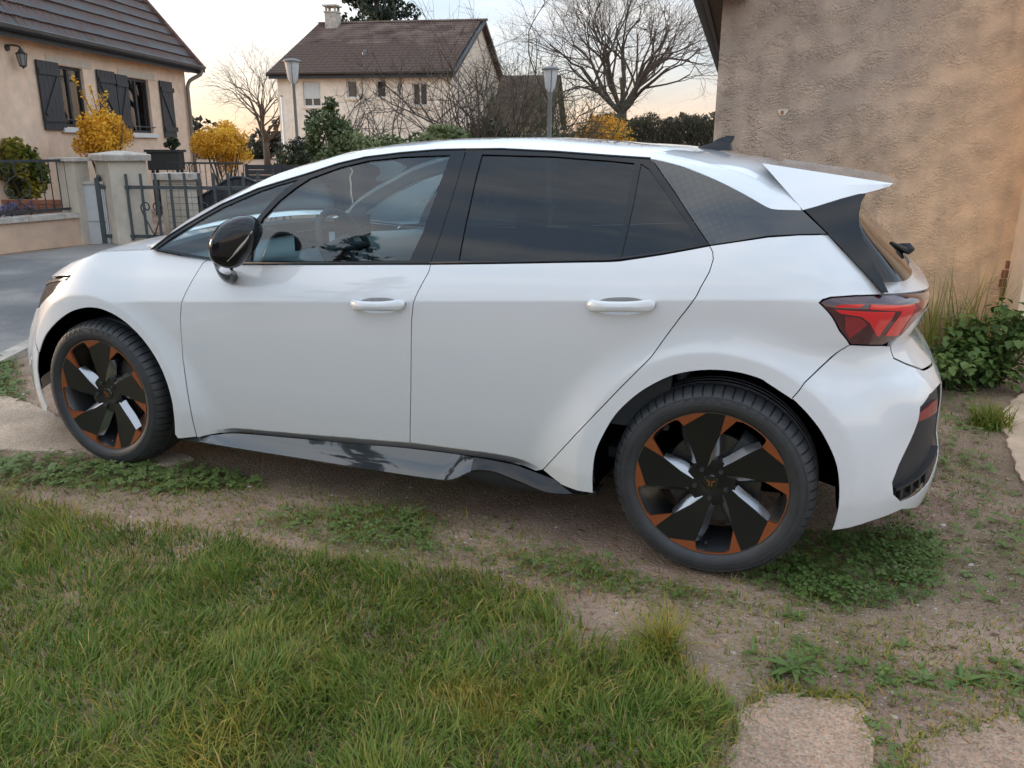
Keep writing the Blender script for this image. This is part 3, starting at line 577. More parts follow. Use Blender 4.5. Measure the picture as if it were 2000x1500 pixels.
sh_=empty('roller_shutter',parent=h2)
for k in range(13): slab(sh_,'slat',cp,-6.81,-6.09,-.085,-.065,3.42+k*.052,3.42+k*.052+.048,M_wwhite)
slab(h2,'fascia',cp,-8.3,.2,.28,.33,4.24,4.48,M_fasc); slab(h2,'soffit',cp,-8.28,.18,-.02,.28,4.26,4.28,M_fasc)
G=[[cp(u,.39+.06*math.cos(t),4.50+.06*math.sin(t)) for t in np.linspace(R(180),R(360),7)] for u in (-8.35,.25)]; MB().grid(G).build('gutter',M_zinc,h2,'full',fix=False)
rz=7.28; o0=.40; zE=4.42; ln=math.hypot(5.9+o0,rz-zE); ay=(cp(0,-5.9,rz)-cp(0,o0,zE))/ln; ax=np.array([*eC,0.]); org=cp(-8.35,o0,zE)
q4(org-np.array([0,0,.04]),org+ax*8.6-np.array([0,0,.04]),org+ax*8.6+ay*ln-np.array([0,0,.04]),org+ay*ln-np.array([0,0,.04])).build('roof_deck',M_fasc,h2)
q4(org+ax*8.6+ay*ln,org+ay*ln,cp(-8.35,-12,4.42),cp(.25,-12,4.42)).build('roof_back_slope',M_tile2,h2)
rt2=tile_roof(h2,org,ax,ay,8.6,ln,.30,.345,M_tile2,300,lambda u,v:v)
for k in range(29): 
    m=MB(); a=org+ay*ln+ax*(k*.30); G=[[a+ax*x_+np.array([*(gC*.13*math.cos(t)),.02+.10*math.sin(t)]) for t in np.linspace(0,math.pi,7)] for x_ in (0,.31)]; m.grid(G); m.build('ridge_tile',M_tile2,rt2,'full',fix=False)
MB().obox(org+ax*8.57+np.array([0,0,-.12]),ax*.05,ay*ln,np.array([0,0,.16])).build('verge_board',M_fasc,h2); MB().obox(org-ax*.04+np.array([0,0,-.12]),ax*.05,ay*ln,np.array([0,0,.16])).build('verge_board',M_fasc,h2)
ay2=(cp(0,-12,4.42)-cp(0,-5.9,rz)); MB().obox(cp(.22,-5.9,rz-.12),ax*.06,ay2,np.array([0,0,.18])).build('verge_board',M_fasc,h2)
chm=empty('chimney',parent=h2); c0=cp(-7.6,-5.4,0)
m=MB(); m.obox(cp(-7.75,-5.2,6.8),ax*.6,np.array([*gC,0])*.6,(0,0,.95)); m.build('stack',M_stone,chm)
m=MB(); m.obox(cp(-7.79,-5.16,7.73),ax*.68,np.array([*gC,0])*.68,(0,0,.06)); m.build('cap_slab',M_stone,chm)
for (a,b_) in ((-7.73,-5.22),(-7.27,-5.22),(-7.73,-5.68),(-7.27,-5.68)): MB().obox(cp(a,b_,7.79),ax*.1,np.array([*gC,0])*.1,(0,0,.22)).build('cap_post',M_stone,chm)
MB().obox(cp(-7.83,-5.12,8.01),ax*.76,np.array([*gC,0])*.76,(0,0,.07)).build('cap_slab',M_stone,chm)
c0=org+ax*3.9+ay*2.2; MB().lathe([(.12,0),(.12,.16),(.15,.18),(.0,.24)],10,'z',c0).build('roof_vent',M_zinc,h2)
# lower wing to its right
h3=empty('brown_roof_annexe','low annexe with a dark brown roof right of the cream house','house',(0,0,0))
def wpq(u,o,z): q_=np.array([-13.4,36.3])+eC*u-gC*o; return np.array([q_[0],q_[1],z])
m=MB(); m.obox(wpq(0,0,-.1),tuple(eC*2.6)+(0,),tuple(gC*6)+(0,),(0,0,2.7)); m.add([wpq(2.6,0,2.6),wpq(2.6,-6,2.6),wpq(2.6,-3,4.7)],[(0,1,2)]); m.build('wall',M_cream,h3)
q4(wpq(-.3,.5,2.3),wpq(2.9,.5,2.3),wpq(2.9,-3,5.0),wpq(-.3,-3,5.0)).build('roof_slope',M_tile2,h3); q4(wpq(-.3,-6.5,2.3),wpq(2.9,-6.5,2.3),wpq(2.9,-3,5.0),wpq(-.3,-3,5.0)).build('roof_slope',M_tile2,h3)
MB().tube([wpq(.6,-3,4.9),wpq(.6,-3,6.1)],.02,5).build('aerial_mast',M_iron,h3)
# ------------------------------------------------------------ street lamps
def street_lamp(loc,label,h=3.6,k=1.):
    o=empty('street_lamp',label,'street lamp',loc,'post-top lamps along the road')
    MB().lathe([(.075,0),(.075,.5),(.055,.55),(.042,h-.75*k),(.05,h-.70*k),(.05,h-.62*k),(.0,h-.62*k)],14,'z').build('post',M_pole,o,35)
    MB().lathe([(.06*k,h-.62*k),(.13*k,h-.50*k),(.185*k,h-.12*k),(.20*k,h-.06*k),(.0,h-.06*k)],20,'z').build('lantern_bowl',M_white_lamp,o,35)
    MB().lathe([(.235*k,h-.075*k),(.24*k,h-.05*k),(.20*k,h-.015*k),(.10*k,h+.01),(.0,h+.015)],24,'z').build('lamp_hood',M_pole,o,35)
    m=MB()
    for i in range(4):
        t=2*math.pi*i/4+.5; m.tube([(.064*k*math.cos(t),.064*k*math.sin(t),h-.62*k),(.134*k*math.cos(t),.134*k*math.sin(t),h-.5*k),(.192*k*math.cos(t),.192*k*math.sin(t),h-.1*k)],.009,5)
    m.build('lantern_bars',M_pole,o); return o
street_lamp((-10.85,15.95,0),'post-top street lamp with white bowl in front of the cream house',3.63)
street_lamp((-2.75,13.5,0),'post-top street lamp in front of the bare shrubs beside the big bare tree',3.02,.8)
# ---- car outlines measured on the body surfaces (s along the body, z height, metres)
TRC={
 'dlo_top_S':[[0.344,1.033],[0.43,1.092],[0.518,1.141],[0.688,1.229],[0.853,1.294],[1.073,1.355],[1.212,1.397],[1.327,1.422],[1.482,1.44],[1.633,1.452],[1.752,1.455],[1.895,1.457],[2.106,1.449],[2.289,1.437],[2.392,1.429]],
 'sail_top_S':[[2.392,1.429],[2.467,1.407],[2.554,1.363],[2.618,1.322],[2.651,1.298],[2.673,1.282],[2.684,1.277],[2.698,1.275],[2.72,1.275],[2.749,1.275]],
 'spoil_low_S':[[2.749,1.275],[2.755,1.277],[2.825,1.312],[2.863,1.328],[2.899,1.34],[2.931,1.352]],
 'gate_line_S':[[2.752,1.276],[2.808,1.205],[2.842,1.16],[2.876,1.114],[2.909,1.071],[2.939,1.031]],
 'sail_low_S':[[2.559,1.156],[2.618,1.173],[2.683,1.192],[2.748,1.2],[2.808,1.204]],
 'gate_dark_rear_S':[[2.881,1.331],[2.872,1.3],[2.87,1.264],[2.875,1.222],[2.893,1.171],[2.917,1.11],[2.953,1.03]],
 'belt_S':[[0.344,1.033],[0.5,1.018],[0.65,1.008],[0.823,1.002],[1.171,1.019],[1.688,1.049],[1.971,1.067],[2.329,1.094],[2.355,1.099],[2.454,1.125],[2.558,1.159]],
 'tri_glass_S':[[0.373,1.038],[0.529,1.129],[0.699,1.218],[0.864,1.284],[1.043,1.335],[0.991,1.301],[0.937,1.25],[0.886,1.191],[0.831,1.121],[0.773,1.028],[0.649,1.017],[0.502,1.028]],
 'front_glass_S':[[0.904,1.18],[0.968,1.249],[1.029,1.298],[1.091,1.338],[1.222,1.383],[1.343,1.41],[1.497,1.426],[1.692,1.434],[1.682,1.375],[1.661,1.256],[1.64,1.154],[1.601,1.055],[1.24,1.032],[0.874,1.012],[0.882,1.123]],
 'doorgap_top_S':[[1.752,1.453],[1.75,1.413],[1.744,1.339],[1.734,1.261],[1.716,1.157],[1.688,1.049]],
 'rear_glass_S':[[1.821,1.437],[2.1,1.433],[2.279,1.422],[2.355,1.413],[2.355,1.344],[2.352,1.226],[2.342,1.1],[2.106,1.081],[1.801,1.065],[1.806,1.152],[1.813,1.26],[1.816,1.359]],
 'fix_glass_S':[[2.371,1.412],[2.393,1.395],[2.441,1.32],[2.498,1.23],[2.535,1.161],[2.459,1.135],[2.357,1.106],[2.362,1.168],[2.369,1.286]],
 'rear_edge_S':[[2.392,1.429],[2.41,1.404],[2.462,1.321],[2.511,1.237],[2.558,1.157]],
 'belt_B':[[0.218,1.02],[0.316,1.027],[0.484,1.013],[0.642,1.004],[0.822,0.997],[1.175,1.016],[1.697,1.047],[1.981,1.066],[2.374,1.094],[2.41,1.098],[2.553,1.126],[2.739,1.16],[2.852,1.176],[2.98,1.193],[3.108,1.201],[3.234,1.202]],
 'fd_front_B':[[0.624,0.992],[0.586,0.919],[0.542,0.829],[0.525,0.766],[0.516,0.709],[0.502,0.577],[0.507,0.495],[0.519,0.34],[0.519,0.214]],
 'fd_rear_B':[[1.697,1.047],[1.695,1.022],[1.662,0.95],[1.647,0.911],[1.635,0.841],[1.623,0.699],[1.61,0.566],[1.598,0.473],[1.58,0.336],[1.57,0.28]],
 'rd_rear_B':[[2.739,1.16],[2.751,1.142],[2.752,1.12],[2.735,1.082],[2.695,1.019],[2.637,0.933],[2.542,0.785],[2.443,0.668],[2.297,0.488],[2.145,0.295]],
 'door_low_B':[[0.518,0.209],[0.567,0.222],[0.612,0.231],[0.658,0.235],[1.316,0.261],[1.569,0.28],[1.892,0.282],[1.998,0.276],[2.111,0.277],[2.229,0.26],[2.279,0.257]],
 'sill_low_B':[[0.422,0.198],[0.862,0.101],[1.608,0.08],[1.685,0.121],[1.839,0.235],[1.925,0.248],[2.037,0.233],[2.196,0.223],[2.352,0.253]],
 'rarch_B':[[2.358,0.258],[2.357,0.337],[2.364,0.416],[2.388,0.484],[2.429,0.566],[2.482,0.631],[2.535,0.679],[2.612,0.729],[2.692,0.755],[2.772,0.766],[2.849,0.763],[2.92,0.744],[2.98,0.702],[3.038,0.628],[3.082,0.551],[3.117,0.471],[3.131,0.389],[3.135,0.297],[3.134,0.234]],
 'farch_B':[[-0.292,0.219],[-0.342,0.238],[-0.366,0.309],[-0.379,0.42],[-0.364,0.51],[-0.321,0.602],[-0.238,0.678],[-0.142,0.731],[-0.046,0.759],[0.044,0.769],[0.116,0.761],[0.196,0.733],[0.278,0.678],[0.349,0.601],[0.397,0.518],[0.426,0.421],[0.434,0.325],[0.417,0.22],[0.418,0.205]],
 'gate_line_B':[[3.235,1.204],[3.291,1.112],[3.337,1.024]],
 'light_B':[[3.077,1.002],[3.096,1.012],[3.133,1.02],[3.221,1.024],[3.337,1.022],[3.482,1.014],[3.681,0.994]],
 'light_low_B':[[3.077,1.002],[3.156,0.911],[3.211,0.864],[3.355,0.85],[3.423,0.868],[3.481,0.914]],
 'bump_line_B':[[3.212,0.863],[3.044,0.744],[2.99,0.692]],
 'bump_low_B':[[3.134,0.234],[3.253,0.258],[3.376,0.27],[3.45,0.261]],
 'vent_B':[[3.752,0.659],[3.506,0.664],[3.421,0.636],[3.374,0.543],[3.326,0.455],[3.305,0.396],[3.32,0.346],[3.36,0.309],[3.447,0.307],[3.554,0.322],[3.632,0.369]],
 'bonnet_B':[[-0.521,0.86],[-0.437,0.897],[-0.42,0.966],[-0.06,0.999],[0.218,1.02]],
 'headl_B':[[-0.509,0.726],[-0.609,0.818],[-0.518,0.863],[-0.193,0.895],[-0.214,0.871],[-0.316,0.814]],
 'handle1_B':[[1.38,0.887],[1.613,0.904],[1.497,0.924],[1.497,0.866]],
 'handle2_B':[[2.316,0.957],[2.549,0.972],[2.424,0.99],[2.427,0.931]],
 'reflector_B':[[3.386,0.578],[3.421,0.608],[3.589,0.609],[3.553,0.571]],
 'gate_low_B':[[3.408,0.842],[3.408,0.8],[3.571,0.735]],
}
# ------------------------------------------------------------ car materials
def paint():
    m,nt,b=nodes('white_paint'); b.inputs['Base Color'].default_value=(.64,.65,.66,1); b.inputs['Roughness'].default_value=.42
    b.inputs['Coat Weight'].default_value=1; b.inputs['Coat Roughness'].default_value=.012; b.inputs['Coat IOR'].default_value=1.62; b.inputs['Specular IOR Level'].default_value=.35
    tc=nt.nodes.new('ShaderNodeTexCoord'); n=nt.nodes.new('ShaderNodeTexNoise'); n.inputs['Scale'].default_value=260; n.inputs['Detail'].default_value=2
    lnk(nt,tc.outputs['Object'],n.inputs['Vector']); bp=nt.nodes.new('ShaderNodeBump'); bp.inputs['Strength'].default_value=.02; bp.inputs['Distance'].default_value=.001
    lnk(nt,n.outputs['Fac'],bp.inputs['Height']); lnk(nt,bp.outputs[0],b.inputs['Coat Normal'])
    # road film: faint dust low on the body
    n2=nt.nodes.new('ShaderNodeTexNoise'); n2.inputs['Scale'].default_value=16; n2.inputs['Detail'].default_value=8
    lnk(nt,tc.outputs['Object'],n2.inputs['Vector']); sp=nt.nodes.new('ShaderNodeSeparateXYZ'); lnk(nt,tc.outputs['Object'],sp.inputs[0])
    mr=nt.nodes.new('ShaderNodeMapRange'); mr.inputs[1].default_value=.5; mr.inputs[2].default_value=.2; lnk(nt,sp.outputs[2],mr.inputs[0])
    ml=nt.nodes.new('ShaderNodeMath'); ml.operation='MULTIPLY'; lnk(nt,mr.outputs[0],ml.inputs[0]); lnk(nt,n2.outputs['Fac'],ml.inputs[1])
    mx=nt.nodes.new('ShaderNodeMixRGB'); mx.inputs[1].default_value=(.64,.65,.66,1); mx.inputs[2].default_value=(.5,.47,.42,1)
    m2=nt.nodes.new('ShaderNodeMath'); m2.operation='MULTIPLY'; m2.inputs[1].default_value=.55; lnk(nt,ml.outputs[0],m2.inputs[0])
    lnk(nt,m2.outputs[0],mx.inputs[0]); lnk(nt,mx.outputs[0],b.inputs['Base Color'])
    return m
M_white=paint()
M_gblack=pm('gloss_black_trim',(.008,.0085,.010),.10,coat=0,spec=.42)
M_trim=pm('satin_black_trim',(.014,.015,.017),.55,bump=.05,bscale=400)
M_plast=pm('black_plastic',(.016,.016,.018),.6,bump=.15,bscale=500)
M_dark=pm('dark_cavity',(.005,.005,.006),1.,spec=0.)
M_rub=pm('tyre_rubber',(.030,.031,.033),.55,var=.25,vscale=14,bump=.06,bscale=300)
M_cop=pm('copper_accent',(.30,.086,.030),.36,metal=.4,var=.08,vscale=40)
M_blade=pm('wheel_black',(.008,.008,.009),.30,coat=.25,coatr=.2)
M_gbl=pm('wheel_gloss_black',(.012,.012,.013),.1,coat=1)
M_flank=pm('wheel_flank_dark_silver',(.34,.345,.355),.22,metal=.9)
M_barrel=pm('wheel_barrel_grey',(.26,.265,.275),.25,metal=.9)
M_nut=pm('wheel_nut_grey',(.06,.06,.062),.35,metal=.5)
M_disc=pm('brake_disc_steel',(.10,.10,.105),.38,metal=.9,var=.2,vscale=30)
M_steel=pm('bright_steel',(.5,.5,.52),.25,metal=1)
M_int=pm('interior_grey',(.045,.05,.055),.7,bump=.1,bscale=300)
M_intl=pm('interior_light_grey',(.26,.28,.29),.75,bump=.1,bscale=300)
M_skirt=pm('gloss_graphite_skirt',(.03,.033,.036),.05,coat=1,coatr=.01)
M_glass=glass('clear_window_glass',(.74,.95,.98),.86,1.68)
M_tint=glass('tinted_privacy_glass',(.8,.9,1.0),.07,1.52)
M_wscr=glass('windscreen_glass',(.85,.97,.95),.85,1.5)
def lens(name,col,rough=.08):
    m,nt,b=nodes(name); b.inputs['Base Color'].default_value=(*col,1); b.inputs['Roughness'].default_value=rough; b.inputs['Coat Weight'].default_value=1; b.inputs['Coat Roughness'].default_value=.02; return m
M_lensd=lens('tail_lamp_dark_red',(.045,.006,.012),.15); M_lensr=lens('tail_lamp_red',(.62,.008,.014),.12); M_lensm=lens('tail_lamp_mid_red',(.22,.006,.014),.12)
# ------------------------------------------------------------ panel builder
def inpoly(P,poly):
    x,y=P[:,0],P[:,1]; c=np.zeros(len(P),bool); n=len(poly); j=n-1
    for i in range(n):
        xi,yi=poly[i]; xj,yj=poly[j]
        c^=((yi>y)!=(yj>y))&(x<(xj-xi)*(y-yi)/((yj-yi) if yj!=yi else 1e-12)+xi); j=i
    return c
def dens(poly,step):
    poly=np.array(poly,float); out=[]
    for i in range(len(poly)):
        a=poly[i]; b=poly[(i+1)%len(poly)]; k=max(1,int(np.ceil(np.hypot(*(b-a))/step)))
        for t in range(k): out.append(a+(b-a)*t/k)
    return np.array(out)
def inset(poly,d):
    P=np.array(poly,float); n=len(P); A=.5*np.sum(P[:,0]*np.roll(P[:,1],-1)-np.roll(P[:,0],-1)*P[:,1]); sg=1 if A>0 else -1
    e=np.roll(P,-1,0)-P; e/=np.linalg.norm(e,axis=1,keepdims=True)+1e-12
    nn=np.stack([-e[:,1],e[:,0]],1)*sg; m=nn+np.roll(nn,1,0); m/=np.linalg.norm(m,axis=1,keepdims=True)+1e-9
    c=np.clip((m*nn).sum(1),.4,1); return P+m*(d/c)[:,None]
def clean(poly,eps=.0015):
    out=[]
    for q in poly:
        if not out or np.hypot(q[0]-out[-1][0],q[1]-out[-1][1])>eps: out.append(tuple(q))
    if np.hypot(out[0][0]-out[-1][0],out[0][1]-out[-1][1])<eps: out.pop()
    return np.array(out)
def panel_mesh(name,P,poly,holes=(),off=0.,thick=.014,step=.028,dz=None,gap=.002,extra=True,edge=.012):
    poly=clean(poly); poly=inset(poly,gap) if gap else np.array(poly); B=dens(poly,edge); loops=[B]
    for h in holes: loops.append(dens(clean(h),edge))
    V=[]; E=[]
    for lp in loops:
        b=len(V); V+= [tuple(q) for q in lp]; E+=[(b+i,b+(i+1)%len(lp)) for i in range(len(lp))]
    mn,mx_=B.min(0),B.max(0); dz=dz or step
    gx=np.arange(mn[0]+step/2,mx_[0],step); gz=np.arange(mn[1]+dz/2,mx_[1],dz); Gx,Gz=np.meshgrid(gx,gz); G=np.stack([Gx.ravel(),Gz.ravel()],1)
    if extra and P is PB:
        xs=np.arange(mn[0],mx_[0],.02); ex=[]
        for o_ in (-.012,-.004,.0,.005,.011): ex.append(np.stack([xs,zc(xs)+o_],1))
        zl=np.interp(xs,[.50,.60,.70,1.35,1.6,1.92,2.02,2.11,2.25],[.20,.245,.268,.308,.324,.328,.324,.303,.26])
        for o_ in (-.003,.003): ex.append(np.stack([xs,zl+o_],1))
        an=np.arange(0,2*np.pi,.03)
        for (cx,cz) in WHEELS:
            for r_ in (.452,.460,.466,.470,.474,.478,.484,.492): ex.append(np.stack([cx+r_*np.cos(an),cz+r_*np.sin(an)],1))
        far=np.abs(G[:,1]-zc(G[:,0]))>.017
        for (cx,cz) in WHEELS: far&=np.abs(np.hypot(G[:,0]-cx,G[:,1]-cz)-.472)>.026
        G=np.concatenate([G[far]]+ex)
    keep=inpoly(G,B)
    for lp in loops[1:]: keep&=~inpoly(G,lp)
    G=G[keep]
    allb=np.concatenate(loops)
    if len(G):
        d=np.min(np.hypot(G[:,None,0]-allb[None,:,0],G[:,None,1]-allb[None,:,1]),axis=1); G=G[d>.006]
    vin=[Vector(q) for q in V]+[Vector(q) for q in G.tolist()]
    vo,eo,fo,ov,oe,of=delaunay_2d_cdt(vin,E,[],0,1e-6)
    vo=np.array([tuple(q) for q in vo]); fo=np.array([f for f in fo if len(f)==3])
    cen=vo[fo].mean(1); k=inpoly(cen,B)
    for lp in loops[1:]: k&=~inpoly(cen,lp)
    fo=fo[k]
    X=P(vo[:,0],vo[:,1]); n=surf_n(P,vo[:,0],vo[:,1]); sg=np.where(n[:,1:2]>0,-1,1) if False else 1
    # outward = away from the car centre
    cenp=np.array([1.5,0,.7]); flip=np.sum(n*(X-cenp),1)<0; 
    if flip.mean()>.5: n=-n
    X=X+n*off
    a=X[fo[:,0]];bb=X[fo[:,1]];cc=X[fo[:,2]]; fn=np.cross(bb-a,cc-a); fl=np.sum(fn*n[fo[:,0]],1)<0
    fo[fl]=fo[fl][:,::-1]
    Vv=X; Nn=n; faces=[tuple(map(int,q)) for q in fo]
    if thick:
        # rim walls
        ec={}
        for t in faces:
            for i in range(3):
                e_=(t[i],t[(i+1)%3]); ec[e_]=1
        bd=[e_ for e_ in ec if (e_[1],e_[0]) not in ec]
        ids=sorted({i for e_ in bd for i in e_}); b0=len(Vv); mp={i:b0+2*k for k,i in enumerate(ids)}
        ad=[];an=[]
        for i in ids: ad+=[X[i],X[i]-n[i]*thick]; an+=[n[i],n[i]]
        Vv=np.concatenate([Vv,np.array(ad)]); Nn=np.concatenate([Nn,np.array(an)])
        wall0=len(faces)
        for i,j in bd: faces.append((mp[i],mp[i]+1,mp[j]+1,mp[j]))
    me=bpy.data.meshes.new(name); me.from_pydata(Vv.tolist(),[],faces); me.update(); me.shade_smooth()
    if thick:
        sm=np.ones(len(faces),bool); sm[wall0:]=False; me.polygons.foreach_set('use_smooth',sm)
        # split normals: analytic on the skin, geometric on the rim
        ln=np.zeros((len(me.loops),3))
        for p_ in me.polygons:
            for li in p_.loop_indices: ln[li]=Nn[me.loops[li].vertex_index] if p_.index<wall0 else p_.normal
        me.normals_split_custom_set(ln.tolist())
    else:
        me.normals_split_custom_set_from_vertices(Nn.tolist())
    return me
def mirror_mesh(me):
    m2=me.copy(); n=len(m2.vertices); co=np.zeros(n*3,np.float32); m2.vertices.foreach_get('co',co); co[1::3]*=-1; 
    ln=np.zeros(len(me.loops)*3,np.float32); me.corner_normals.foreach_get('vector',ln); ln=ln.reshape(-1,3)
    V=co.reshape(-1,3); F=[tuple(p_.vertices)[::-1] for p_ in me.polygons]
    lo=[]; sm=[]
    for p_ in me.polygons:
        lo+=[ln[i]*[1,-1,1] for i in list(p_.loop_indices)[::-1]]; sm.append(p_.use_smooth)
    m3=bpy.data.meshes.new(me.name); m3.from_pydata(V.tolist(),[],F); m3.update()
    m3.polygons.foreach_set('use_smooth',np.array(sm,bool))
    m3.normals_split_custom_set([tuple(q) for q in lo])
    for mt in me.materials: m3.materials.append(mt)
    bpy.data.meshes.remove(m2)
    return m3
def both(name,me,mat,par):            # near-side part and its mirror image
    me.materials.append(mat)
    a=link(name,me,None,par if not isinstance(par,(tuple,list)) else par[0]); b=link(name,mirror_mesh(me),None,par if not isinstance(par,(tuple,list)) else par[1]); return a,b
def both_mb(name,mb,mat,par,smooth=False):
    me=mb.mesh(name,smooth); 
    v=[(x,-y,z) for x,y,z in mb.v]; m2=MB(); m2.add(v,[f[::-1] for f in mb.f]); 
    p0,p1=(par if isinstance(par,(tuple,list)) else (par,par))
    return link(name,me,mat,p0),link(name,m2.mesh(name,smooth),mat,p1)
SMIN=X1-TF[0][-1]+.0005; SMAX=X2+TR[0][-1]-.0005
car=empty('parked_car','white five-door electric hatchback with black wheels and copper accents parked by the wall','car',(0,0,0))
def CAR(o):
    return o
T=TR_=None
def q(k,a=None,b=None,rev=False):
    v=TRC[k][a:b]; return v[::-1] if rev else v
def arch_part(k,i0,i1): return TRC[k][i0:i1]
# ---- lower body skin
farch=TRC['farch_B'][1:]; rarch=catmull(TRC['rarch_B'],3).tolist(); NR=3
hl=[(-.193,.895),(-.214,.871),(-.316,.814),(-.509,.722),(-.75,.66),(-1.0,.635),(-1.05,.72),(-.8,.80),(-.609,.83),(-.525,.857)]
bonnet_edge=[(-.522,.862),(-.44,.90),(-.33,.945),(-.2,.975),(-.06,.998),(.08,1.010),(.218,1.02)]
fender=[(-.193,.897),(-.35,.882)]+bonnet_edge+TRC['belt_B'][1:4]+TRC['fd_front_B']+[(.43,.20)]+catmull(farch[::-1][1:-3],3).tolist()+[(-.423,.58),(-.472,.65),(-.506,.723),(-.314,.815),(-.212,.872)]
both('front_fender',panel_mesh('front_fender',PB,fender,thick=.004),M_white,car)
fbump=[(SMIN,.80),(-.9,.80),(-.81,.803),(-1.053,.722),(-1.002,.632),(-.75,.656),(-.512,.717),(-.476,.645),(-.427,.575),(-.369,.506)]+farch[0:3][::-1]+[(-.36,.212),(-.5,.19),(-.8,.18),(SMIN,.18)]
both('front_bumper',panel_mesh('front_bumper',PB,fbump,thick=.004),M_white,car)
# bonnet: lofted between its two shut lines
be=np.array(bonnet_edge+[(.31,1.027)]); aa=np.linspace(0,1,40); ae=np.linspace(0,1,len(be)); Eb=PB(np.interp(aa,ae,be[:,0])+.0,np.interp(aa,ae,be[:,1])+.004)
cx_=-.69+1.0*aa; cz_=ip(aa,[0,.12,.3,.55,.8,1],[.79,.875,.95,1.015,1.06,1.08]); tt=np.linspace(-1,1,49)[None]; wx_=1-np.abs(tt)**2.2; wz_=1-np.abs(tt)**2.6
Gb=np.stack([Eb[:,0:1]+(cx_[:,None]-Eb[:,0:1])*wx_,tt*-Eb[:,1:2],Eb[:,2:3]+(cz_[:,None]-Eb[:,2:3])*wz_],-1)
m=MB(); m.grid(Gb); Ub=Gb.copy(); Ub[:,:,2]-=.02
for e0,e1 in ((Gb[0],Ub[0]),(Gb[-1],Ub[-1]),(Gb[:,0],Ub[:,0]),(Gb[:,-1],Ub[:,-1])): m.grid(np.stack([e0,e1],1))
m.build('bonnet',M_white,car,40)
hlo=both('headlight',panel_mesh('headlight',PB,hl,thick=.02,off=-.004,gap=.003),M_gblack,car)
M_lamp=pm('headlight_lens_silver',(.12,.12,.13),.15,metal=.6,coat=1)
both('daytime_light',panel_mesh('daytime_light',PB,[(-.23,.884),(-.24,.876),(-.45,.842),(-.7,.785),(-.72,.79),(-.52,.848)],thick=.004,off=.0,gap=0),M_lamp,hlo)
def ell(cx,cz_,a,b,n=28,k=2.6,slope=0.):
    out=[]
    for i in range(n):
        t=2*math.pi*i/n; c,s_=math.cos(t),math.sin(t)
        u=a*abs(c)**(2/k)*(1 if c>=0 else -1); v=b*abs(s_)**(2/k)*(1 if s_>=0 else -1)
        out.append((cx+u,cz_+v+slope*u))
    return out
HND=[(1.497,.886),(2.432,.953)]
fd=TRC['belt_B'][3:7]; fd=[(.645,1.004)]+TRC['belt_B'][4:7]+TRC['fd_rear_B'][1:]+TRC['door_low_B'][:6][::-1]+TRC['fd_front_B'][::-1]
fdo=both('front_door',panel_mesh('front_door',PB,fd,holes=[ell(HND[0][0],HND[0][1],.088,.030,slope=.07)]),M_white,car)
rd=TRC['belt_B'][6:12]+TRC['rd_rear_B'][1:]+TRC['door_low_B'][5:9][::-1]+TRC['fd_rear_B'][::-1][:-1]
rdo=both('rear_door',panel_mesh('rear_door',PB,rd,holes=[ell(HND[1][0],HND[1][1],.088,.030,slope=.07)]),M_white,car)
for (hx,hz),door in zip(HND,(fdo,rdo)):
    # cup behind the grip
    Gd=[]
    for j in range(7):
        f_=1-j/6*.75; dp=.030*math.sin(j/6*math.pi/2)
        ring=np.array(ell(hx,hz,.090*f_,.032*f_,slope=.07)); X=PB(ring[:,0],ring[:,1]); n=surf_n(PB,ring[:,0],ring[:,1]); n=np.where(n[:,1:2]>0,-n,n)
        Gd.append(X-n*(dp+.002))
    Gd=np.array(Gd); Gd=np.concatenate([Gd,Gd[:,:1]],1)
    m=MB().grid(Gd); m.add(Gd[-1][:-1],[tuple(range(len(Gd[-1])-1))]); both_mb('handle_cup',m,M_white,door,'full')
    # grip: a bowed bar, wider at the ends
    Gd=[]
    for i in range(25):
        u=-1+2*i/24; cxx=hx+u*.117; czz=hz+.006+.07*u*.117
        hh=.016+.010*abs(u)**3 if abs(u)<.93 else .010; hh=(.0175+.006*u*u)*(1-max(0,abs(u)-.8)**2*16)
        bow=.034*(1-abs(u)**3.2)+.006
        X=PB(cxx,czz); n=surf_n(PB,np.array(cxx),np.array(czz)); n=-n if n[1]>0 else n
        row=[]
        for k in range(14):
            a_=2*math.pi*k/14; ca,sa=math.cos(a_),math.sin(a_)
            row.append(X+n*(bow-.004+.011*ca*(1 if ca>0 else .7))+np.array([0,0,1.])*hh*np.sign(sa)*abs(sa)**.8)
        row.append(row[0]); Gd.append(row)
    m=MB().grid(Gd); both_mb('door_handle',m,M_white,door,'full')
m=MB(); X=PB(HND[0][0]+.085,HND[0][1]+.012); m.lathe([(0.0,X[1]-.030),(.008,X[1]-.030),(.009,X[1]-.02)],16,'y',(X[0],0,X[2])); link('key_lock',m.mesh('key_lock',True),M_steel,fdo[0])
quarter=TRC['belt_B'][11:]+TRC['gate_line_B'][1:]+TRC['light_B'][:5][::-1]+TRC['light_low_B'][1:3]+TRC['bump_line_B'][1:]+rarch[::-1][7*NR:]+TRC['door_low_B'][9:][::-1]+TRC['rd_rear_B'][::-1][:-1]
both('rear_quarter_panel',panel_mesh('rear_quarter_panel',PB,quarter,step=.022,thick=.004,gap=.0016),M_white,car)
